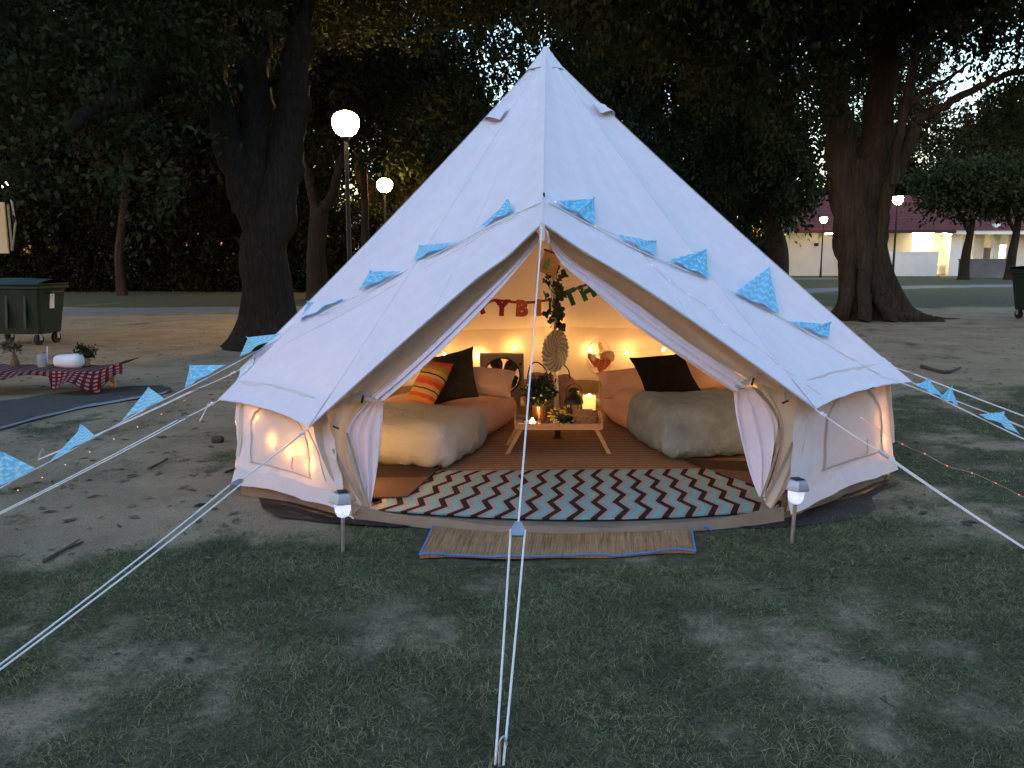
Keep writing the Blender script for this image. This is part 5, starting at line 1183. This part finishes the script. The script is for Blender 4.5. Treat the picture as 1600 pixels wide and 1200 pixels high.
# letter banner  (... P Y  B I R T H ...)
def dotted(name, col):
    m, nt, b_, out = newmat(name); tc = nd(nt, 'ShaderNodeTexCoord'); vo = nd(nt, 'ShaderNodeTexVoronoi', {'Vector': tc.outputs['Object'], 'Scale': 26})
    nt.links.new(mixc(nt, mth(nt, 'LESS_THAN', vo.outputs['Distance'], .17), col, (.8, .75, .68)), b_.inputs['Base Color']); b_.inputs['Roughness'].default_value = .9; return m
red, pink, orange, green = dotted('red_felt', (.30, .02, .03)), dotted('pink_felt', (.50, .10, .10)), dotted('orange_felt', (.50, .20, .06)), dotted('green_felt', (.02, .13, .08))
YB = 7.55
LET = [('P', 755, 478, red, -22), ('Y', 784, 482, red, 2), ('B', 815, 483, pink, 3), ('I', 842, 482, orange, -2), ('R', 867, 479, green, -6), ('T', 892, 466, green, -22), ('H', 918, 456, green, -26)]
T = thing('letter_banner', 'felt letter garland reading PY BIRTH strung across the tent', 'banner', P(840, 480, YB))
rib = smoothpath([P(700, 492, YB), P(745, 487, YB), P(766, 471, YB), P(785, 470, YB), P(815, 473, YB), P(842, 471, YB), P(866, 466, YB - .1), P(890, 455, YB), P(920, 443, YB), P(990, 410, YB + .1)], 5)
rb = MB(); rb.add([x for p in rib for x in (p + Vector((0, 0, .012)), p - Vector((0, 0, .012)))], [(2 * k, 2 * k + 1, 2 * k + 3, 2 * k + 2) for k in range(len(rib) - 1)]); put('ribbon', rb, mat('rust_ribbon', (.32, .07, .04), .85), T)
for ch, px, py, m, rot in LET:
    cu_ = bpy.data.curves.new('letter', 'FONT'); cu_.body = ch; cu_.size = .185; cu_.extrude = .004; cu_.offset = .013; cu_.align_x = 'CENTER'; cu_.align_y = 'CENTER'; cu_.resolution_u = 4
    tmp = bpy.data.objects.new('letter', cu_); COL.objects.link(tmp); bpy.context.view_layer.update()
    me = bpy.data.meshes.new_from_object(tmp.evaluated_get(bpy.context.evaluated_depsgraph_get())); bpy.data.objects.remove(tmp)
    o = put('letter', me, m, T, local=True, smooth=False); o.location = P(px, py, YB - .03) - base_of(T); o.rotation_euler = (R(90), R(rot), 0); o['label'] = 'letter ' + ch

# warm fairy lights round the inside of the wall
def inwall(px, py, d=.07):
    p = onwall(px, py)
    if p is None: return None
    i = Vector((TC.x - p.x, TC.y - p.y, 0)).normalized(); return p + i * d
LP = []
for px, py in ((486, 728), (470, 704), (452, 706), (424, 690), (398, 652)):
    q = inwall(px, py, .04)
    if q: LP.append(q)
front = [q for q in (P(498, 690, 5.02), P(512, 662, 5.02)) ]
for k in range(23):
    a = -70 - 10.2 * k; z = .50 + .05 * math.sin(k * 1.9) + .03 * math.sin(k * .7)
    if a < -150: z += .02 * ((a + 150) / -60)
    LP.append(ring(a, 2.33 + .04 * math.sin(k * 2.2), z))
LP = front + LP
for px, py in ((1382, 690), (1378, 655)):
    q = inwall(px, py, .06)
    if q: LP.append(q)
T = thing('fairy_lights', 'string of warm fairy lights along the inside tent wall', 'string lights', (TC.x, TC.y, FZ))
wr_ = smoothpath(LP, 4); put('wire', MB().tube([p + Vector((0, 0, .012 - .0)) for p in wr_], .0018, 4), M['copper'], T)
bs = None
for q in LP:
    if bs is None: bs = put('bulb', MB().ball((0, 0, 0), .0085, 8, 5), M['bulb'], T, local=True); bs.location = q - base_of(T)
    else: share('bulb', bs, T, q - base_of(T))

# ================================================================== BLUE PENNANTS AND COLD LED STRINGS
def dots(nt, uv):
    mp = nd(nt, 'ShaderNodeMapping', {'Vector': uv, 'Scale': (5, 5, 1)}); vo = nd(nt, 'ShaderNodeTexVoronoi', {'Vector': mp.outputs[0], 'Scale': 1.0, 'Randomness': .2}); return mixc(nt, mth(nt, 'LESS_THAN', vo.outputs['Distance'], .27), (.20, .58, .80), (.56, .78, .88))
def zigz(nt, uv):
    s = nd(nt, 'ShaderNodeSeparateXYZ', {0: uv}); z = mth(nt, 'PINGPONG', mth(nt, 'MULTIPLY', s.outputs[0], 9), 1.0); w = mth(nt, 'FRACT', mth(nt, 'ADD', mth(nt, 'MULTIPLY', s.outputs[1], 6), mth(nt, 'MULTIPLY', z, .5))); return mixc(nt, mth(nt, 'LESS_THAN', w, .4), (.22, .60, .82), (.45, .73, .88))
def mott(nt, uv):
    n = nd(nt, 'ShaderNodeTexNoise', {'Vector': uv, 'Scale': 7, 'Detail': 3}); return mixc(nt, nd(nt, 'ShaderNodeMapRange', {'Value': n.outputs['Fac'], 'From Min': .45, 'From Max': .62}).outputs[0], (.15, .54, .80), (.46, .76, .90))
FM = [uvmat('pennant_dots', dots, .85, .2, .2), uvmat('pennant_zigzag', zigz, .85, .2, .2), uvmat('pennant_mottled', mott, .85, .2, .2)]
def bunting(label, stops, flags, end):
    """stops: photo places the cord passes; on the roof it lies on the canvas, beyond it runs free to `end`"""
    pts = []
    last = None
    for px, py in stops:
        q = onroof(px, py, .035)
        if q is not None: last = (px, q); pts.append(q)
        else:
            f = (px - last[0]) / (end[0] - last[0]); Y = last[1].y + (end[2] - last[1].y) * f; pts.append(P(px, py, Y))
    T = thing('bunting', label, 'bunting', (pts[0].x, pts[0].y, pts[0].z), group='blue pennant strings')
    cord = smoothpath(pts, 5); put('cord', MB().tube(cord, .0045, 5), M['rope'], T)
    for (i, (dx0, dx1), tip, mi, curl) in flags:
        c = pts[i]; a, b_ = P(stops[i][0] + dx0[0], stops[i][1] + dx0[1], c.y), P(stops[i][0] + dx1[0], stops[i][1] + dx1[1], c.y)
        t = P(stops[i][0] + tip[0] * 1.15, stops[i][1] + tip[1] * (1.5 if stops[i][0] > 850 or i > 5 else .9), c.y + .10)
        for k_ in (0,):
            for nm, v in (('a', a), ('b', b_), ('t', t)):
                pass
        def seat(v, base):
            d = (v - CAM).normalized(); h = roofbvh.ray_cast(CAM, d, 30)
            if h[0] is not None: return h[0] - d * .03
            return v
        a, b_, t = seat(a, c), seat(b_, c), seat(t, c); nrm = (b_ - a).cross(t - a).normalized()
        if nrm.dot(CAM - a) < 0: nrm = -nrm
        mb = MB(); ph = i * 1.7
        def f(u, v):
            p = a.lerp(b_, u).lerp(t, v * .985); return p + nrm * (.02 + curl * (.5 + .5 * math.sin(u * 7 + v * 3 + ph)) * (1 - abs(2 * u - 1)) * (.3 + .7 * v) + .012 * math.sin(u * 12 + ph) * (1 - v) * 4 * u * (1 - u))
        mb.sheet(f, 12, 8); put('pennant', mb, FM[mi], T, angle=80)
    return T
bunting('string of blue pennants from the door peak down the left slope', [(846, 316), (776, 348), (683, 396), (597, 443), (503, 490), (412, 543), (325, 590), (226, 640), (118, 700), (20, 752), (-60, 795)],
        [(1, ((-26, 12), (28, -16)), (20, -34), 0, .02), (2, ((-34, 14), (34, -14)), (-22, -10), 1, .02), (3, ((-34, 14), (32, -16)), (-14, -18), 2, .03), (4, ((-32, 14), (36, -20)), (-18, -14), 2, .03),
         (5, ((-34, 16), (34, -20)), (-18, -16), 1, .03), (6, ((-34, 18), (30, -18)), (-22, -12), 2, .04), (7, ((-32, 18), (34, -15)), (8, -22), 1, .03), (8, ((-40, 26), (34, -17)), (14, -22), 1, .03), (9, ((-60, 32), (40, -19)), (-10, -30), 2, .03)], (-60, 795, 4.6))
bunting('string of blue pennants from the door peak down the right slope', [(856, 316), (898, 338), (993, 388), (1076, 424), (1180, 474), (1262, 519), (1362, 578), (1450, 614), (1480, 628), (1562, 668), (1640, 705)],
        [(1, ((-30, -20), (28, 16)), (24, -16), 2, .02), (2, ((-32, -18), (28, 16)), (26, -4), 1, .02), (3, ((-34, -14), (28, 14)), (22, -20), 0, .03), (4, ((-34, -14), (34, 18)), (16, -36), 1, .02),
         (5, ((-32, -14), (30, 12)), (28, -6), 2, .03), (6, ((-32, -22), (26, 14)), (-10, 22), 0, .03), (7, ((-22, -8), (26, 14)), (-4, -12), 2, .03), (8, ((-14, -4), (14, 8)), (2, -14), 0, .02), (9, ((-36, -18), (28, 14)), (0, -14), 1, .03)], (1640, 705, 4.9))
def led_string(label, stops, end, m, group='thin LED wires on the tent'):
    pts = []; last = None; free = []
    for px, py in stops:
        q = onroof(px, py, .012)
        if q is None: q = onwall(px, py, .02) if 1270 < px < 1390 else None
        if q is not None: last = (px, q); pts.append(q); free.append(False)
        else:
            f = (px - last[0]) / (end[0] - last[0]); Y = last[1].y + (end[2] - last[1].y) * f; pts.append(P(px, py, Y)); free.append(True)
    T = thing('led_string', label, 'string lights', pts[0], group=group); wr2 = smoothpath(pts, 5)
    put('wire', MB().tube(wr2, .0010, 4), M['copper'], T); src = {}
    for i, p in enumerate(pts):
        mm = M['led_cool'] if not free[i] else M[m]
        if mm.name not in src: o = put('bulb', MB().ball((0, 0, 0), .0014 if not free[i] else .0030, 6, 4), mm, T, local=True); o.location = p - base_of(T); src[mm.name] = o
        else: share('bulb', src[mm.name], T, p - base_of(T))
M['led_amber'] = emit('led_amber', (1, .38, .2), .3)
led_string('fine LED wire following the left tent slope below the pennants', [(842, 318), (818, 329), (786, 348), (755, 365), (725, 385), (692, 402), (661, 420), (598, 456), (566, 474), (530, 494), (440, 540), (393, 568), (359, 587), (287, 626), (252, 647), (215, 667), (178, 686), (140, 706), (102, 726), (66, 746), (28, 766), (-20, 790)], (-20, 790, 4.5), 'led_amber')
led_string('fine LED wire following the right tent slope to red points', [(868, 315), (898, 334), (930, 353), (990, 382), (1019, 414), (1046, 438), (1076, 460), (1108, 481), (1132, 507), (1193, 549), (1220, 573), (1252, 595), (1283, 617), (1316, 636), (1346, 653), (1410, 694), (1445, 709), (1480, 728), (1519, 739), (1556, 755), (1592, 773), (1640, 800)], (1640, 800, 4.4), 'led_red')

# ================================================================== SOLAR LAMPS AND DOOR MAT
def solar(label, px, py, htop):
    p = G(px, py); T = thing('solar_light', label, 'garden light', (p.x, p.y, 0), (R(1.5), R(1.2), R(20)), 'solar stake lights by the doorway'); h = htop
    put('stake', MB().tube([(0, 0, -.08), (0, 0, h - .13)], .0105, 12), M['galv'], T, local=True)
    put('lens', MB().lathe([(.012, h - .145), (.030, h - .135), (.041, h - .11), (.044, h - .075), (.042, h - .055)], n=20), mat('lens_plastic', (.72, .74, .85), .15, .05, 40, .2, 60, trans=.65), T, local=True)
    put('led', MB().ball((0, 0, h - .078), .014, 10, 6).tube([(0, 0, h - .08), (0, 0, h - .125)], .007, 8), M['led_white'], T, local=True)
    put('cap', MB().lathe([(.066, h - .060), (.070, h - .056), (.068, h - .048), (.054, h - .012), (.050, h - .006), (0, h - .004)], n=6), M['galv'], T, local=True, angle=20)
    put('solar_cell', MB().box((0, 0, h - .002), (.05, .05, .004)), M['black'], T, local=True)
solar('solar stake light at the left doorway corner', 536, 862, .335); solar('solar stake light at the right doorway corner', 1237, 848, .365)
def reeds(nt, uv):
    s = nd(nt, 'ShaderNodeSeparateXYZ', {0: uv}); n = nd(nt, 'ShaderNodeTexNoise', {'Vector': nd(nt, 'ShaderNodeMapping', {'Vector': uv, 'Scale': (130, 2.2, 1)}).outputs[0], 'Scale': 1, 'Detail': 4, 'Roughness': .7}); n2 = nd(nt, 'ShaderNodeTexNoise', {'Vector': uv, 'Scale': 5, 'Detail': 5})
    c = ramp(nt, n.outputs['Fac'], [(.28, (.11, .058, .026)), (.48, (.30, .17, .083)), (.66, (.42, .26, .135))], 'LINEAR'); return nd(nt, 'ShaderNodeVectorMath', {0: c, 'Scale': mth(nt, 'ADD', mth(nt, 'MULTIPLY', n2.outputs['Fac'], .8), .55)}, operation='SCALE').outputs[0]
bl, br, frr, fl2 = G(683, 818), G(1083, 812), G(1088, 868), G(655, 876)
eg = lambda u, v: Vector((0, (.012 * math.sin(u * 16) + .02 * math.sin(u * 7 + 1)) * v, .012 * v * max(0, math.sin(u * 21 + 1))))
dm = flat_sheet('door_mat', 'woven straw door mat with blue binding on the grass', 'mat', [bl + Vector((0, .12, 0)), br + Vector((0, .12, 0)), frr, fl2], .004, uvmat('reed_mat', reeds, .85, .4), 60, 14, .006, edge=eg)
vv = dm.data.vertices; nu_, nv_ = 60, 14
fe = [Vector(vv[nv_ * (nu_ + 1) + i].co) for i in range(nu_ + 1)]; le = [Vector(vv[j * (nu_ + 1)].co) for j in range(nv_ + 1)]; re = [Vector(vv[j * (nu_ + 1) + nu_].co) for j in range(nv_ + 1)]
for e in (fe, le, re): put('binding', MB().tube(e, .0048, 6), M['blue_binding'], dm, local=True)
r = random.Random(3)
for k in range(5):
    a = re[5] + Vector((0, -.01 * k, 0)); put('tassel', MB().tube(smoothpath([a, a + Vector((.03 + .01 * k, -.01 * k, .012)), a + Vector((.065 + .006 * k, -.03 - .012 * k, .004))], 5), .004, 5), M['blue_binding'], dm, local=True)
# small white flowers by the right wall
p = G(1374, 752); T = thing('flower_bunch', 'little bunch of pale flowers at the foot of the right tent wall', 'flowers', (p.x, p.y, 0))
r = random.Random(9)
for k in range(12):
    x, y, z = r.uniform(-.05, .05), r.uniform(-.04, .04), r.uniform(.02, .10); s = put('stem', MB().tube([(x * .4, y * .4, -.01), (x, y, z)], .002, 5), M['dark_leaf'], T, local=True); put('bloom', MB().ball((x, y, z), .013, 8, 5, (1, 1, .7)), mat('pale_petal', (.42, .36, .24), .8) if k == 0 else bpy.data.materials['pale_petal'], s, local=True)

# ================================================================== PICNIC SPOT AT THE LEFT
c = G(95, 622); c = Vector((c.x, c.y + .15, 0))
tp = [G(-60, 690), G(120, 642), G(262, 616), G(235, 606), G(90, 618), G(-60, 645)]
tb = MB(); cen = sum(tp, Vector()) / 6; lp_ = smoothpath(tp + [tp[0]], 8)[:-1]
tb.add([(cen.x, cen.y, .024)] + [(q.x, q.y, .022 + .012 * abs(math.sin(i * .9))) for i, q in enumerate(lp_)] + [(q.x, q.y, .0) for q in lp_], [(0, 1 + i, 1 + (i + 1) % len(lp_)) for i in range(len(lp_))] + [(1 + i, 1 + len(lp_) + i, 1 + len(lp_) + (i + 1) % len(lp_), 1 + (i + 1) % len(lp_)) for i in range(len(lp_))])
pm = tag(put('picnic_mat', tb, mat('mat_underside', (.075, .065, .058), .8, .2, 5, .4, 10)), 'dark grey ground mat with pale hem under the gingham table', 'mat')
hem = [Vector(tb.v[1 + i]) for i in range(0, 17)]; put('hem', MB().add([x for q in hem for x in (q + Vector((0, -.055, .004 - q.z * .4)), q + Vector((0, .045, .006)))], [(2 * k, 2 * k + 1, 2 * k + 3, 2 * k + 2) for k in range(16)]), mat('hem_tape', (.27, .27, .29), .8, .15, 8), pm)
T = thing('low_table', 'low crate table under the gingham cloth', 'table', (c.x, c.y + .3, 0)); ty = c.y + .3
tx0, tx1 = P(-70, 600, ty).x, P(172, 600, ty).x; th = .25
put('table_top', MB().box(((tx0 + tx1) / 2, ty, th), (tx1 - tx0, .5, .025)), M['pine'], T)
for x in (tx0 + .06, tx1 - .06):
    for s in (-.2, .2): put('leg', MB().box((x, ty + s, th / 2), (.05, .05, th - .02)), M['pine'], T)
def gingham(nt, uv):
    s = nd(nt, 'ShaderNodeSeparateXYZ', {0: uv}); a = mth(nt, 'GREATER_THAN', mth(nt, 'FRACT', mth(nt, 'MULTIPLY', s.outputs[0], 30)), .5); b_ = mth(nt, 'GREATER_THAN', mth(nt, 'FRACT', mth(nt, 'MULTIPLY', s.outputs[1], 15)), .5)
    return ramp(nt, mth(nt, 'MULTIPLY', mth(nt, 'ADD', a, b_), .5), [(0, (.26, .19, .17)), (.3, (.10, .014, .02)), (.8, (.065, .006, .01))])
def gcl(u, v):
    x = tx0 - .05 + (tx1 - tx0 + .35) * u; y = ty + .28 - .60 * min(1, v / .66); z = th + .030
    over = max(0, (v - .66) / .34)
    if over > 0:
        drop = .25 * (.55 + .45 * math.cos((u - .22) * 9.5)) if u < .62 else .27
        drop = max(.05, min(drop, .21)); y = ty - .32 - .10 * over - .09 * math.sin(u * 17 + over) * over; z = th + .030 - drop * over * (.75 + .25 * math.sin(u * 31)) + .02 * math.sin(u * 19) * over
    e = max(0, (x - tx1) / .3)
    z += .10 * e - .03 * e * math.sin(over * 3) + .006 * math.sin(u * 40); y += .02 * math.sin(u * 14)
    return (x, y, z)
g = MB().sheet(gcl, 60, 26); tag(put('gingham_cloth', g, uvmat('gingham', gingham, .9, .3)), 'red and white gingham tablecloth fluttering off the low table', 'tablecloth')
def ontab(px): return Vector((P(px, 590, ty).x, ty + .02, th + .034))
T = leafball('pot_plant', 'round green pot plant on the gingham table', 'plant', ontab(127) + Vector((0, .1, 0)), .115, .16, 700, .035, M['leaf'], seed=13); put('pot', MB().lathe([(.04, 0), (.055, .09), (.05, .09)], n=16), M['wicker'], T, local=True)
q = ontab(107); o = put('folded_napkin_pile', MB().soft((.32, .2, .15), .065, 12, .022, 4).mesh('white_bundle'), M['white_cotton'], angle=80); o.name = 'white_bundle'; o.location = q + Vector((0, 0, .072)); tag(o, 'white rounded bundle on the gingham table', 'bundle')
q = ontab(67); T = thing('jar', 'frosted glass jar on the gingham table', 'jar', q); put('glass', MB().lathe([(.05, 0), (.055, .02), (.055, .12), (.045, .14), (.045, .15)], n=18), mat('frosted_glass', (.42, .45, .42), .3, .05, trans=.4), T, local=True); put('straw', MB().tube([(.05, 0, .02), (.07, 0, .24)], .005, 6), M['white_cotton'], T, local=True)
T = leafball('dried_bouquet', 'dry brown bouquet at the left end of the gingham table', 'flowers', ontab(24), .12, .24, 260, .04, M['dry_leaf'], seed=17); put('vase', MB().lathe([(.04, 0), (.05, .05), (.028, .12), (.03, .14)], n=14), mat('brown_glass', (.12, .08, .05), .3), T, local=True)
put('stalk', MB().tube([(0, 0, .1), (.0, 0, .24)], .008, 6).tube([(0, 0, .12), (-.06, 0, .26)], .004, 5).tube([(0, 0, .12), (.06, .01, .25)], .004, 5), M['soil_twig'], T, local=True)
# twigs and a stone on the sand
for lab, pa, pm_, pb, rr in (('dark forked twig on the sand left of the tent', (232, 735), (250, 726), (262, 720), .012), ('thin dark twig lying by the left wall corner', (352, 740), (362, 736), (374, 735), .008), ('pale dry twig in the grass right of the front rope', (905, 1120), (945, 1135), (985, 1150), .004), ('long dark stick on the bare patch at lower left', (70, 880), (100, 862), (130, 850), .012), ('small brown twig in the lower right lawn', (1375, 1095), (1385, 1102), (1398, 1108), .006), ('fallen branch on the lawn behind the right ropes', (1440, 575), (1475, 584), (1500, 577), .03)):
    q = [G(*a) + Vector((0, 0, rr * .6 + .004)) for a in (pa, pm_, pb)]; mid = q[1].copy()
    tw = MB().tube([p - mid for p in smoothpath(q, 4)], [rr * (1 - .06 * i) for i in range(9)], 6).tube([q[1] - mid, q[1] - mid + (q[2] - q[0]) * .3 + Vector((0, .05, .01))], [rr * .6, rr * .3], 5)
    o = put('twig', tw, M['soil_twig']); o.location = mid; tag(o, lab, 'twig', 'twigs on the ground')
q = G(340, 690); o = put('stone', MB().soft((.10, .08, .06), .026, 6, .02, 6).mesh('stone'), M['soil_twig']); o.location = q + Vector((0, 0, .018)); tag(o, 'dark stone on the sand left of the tent wall', 'stone')
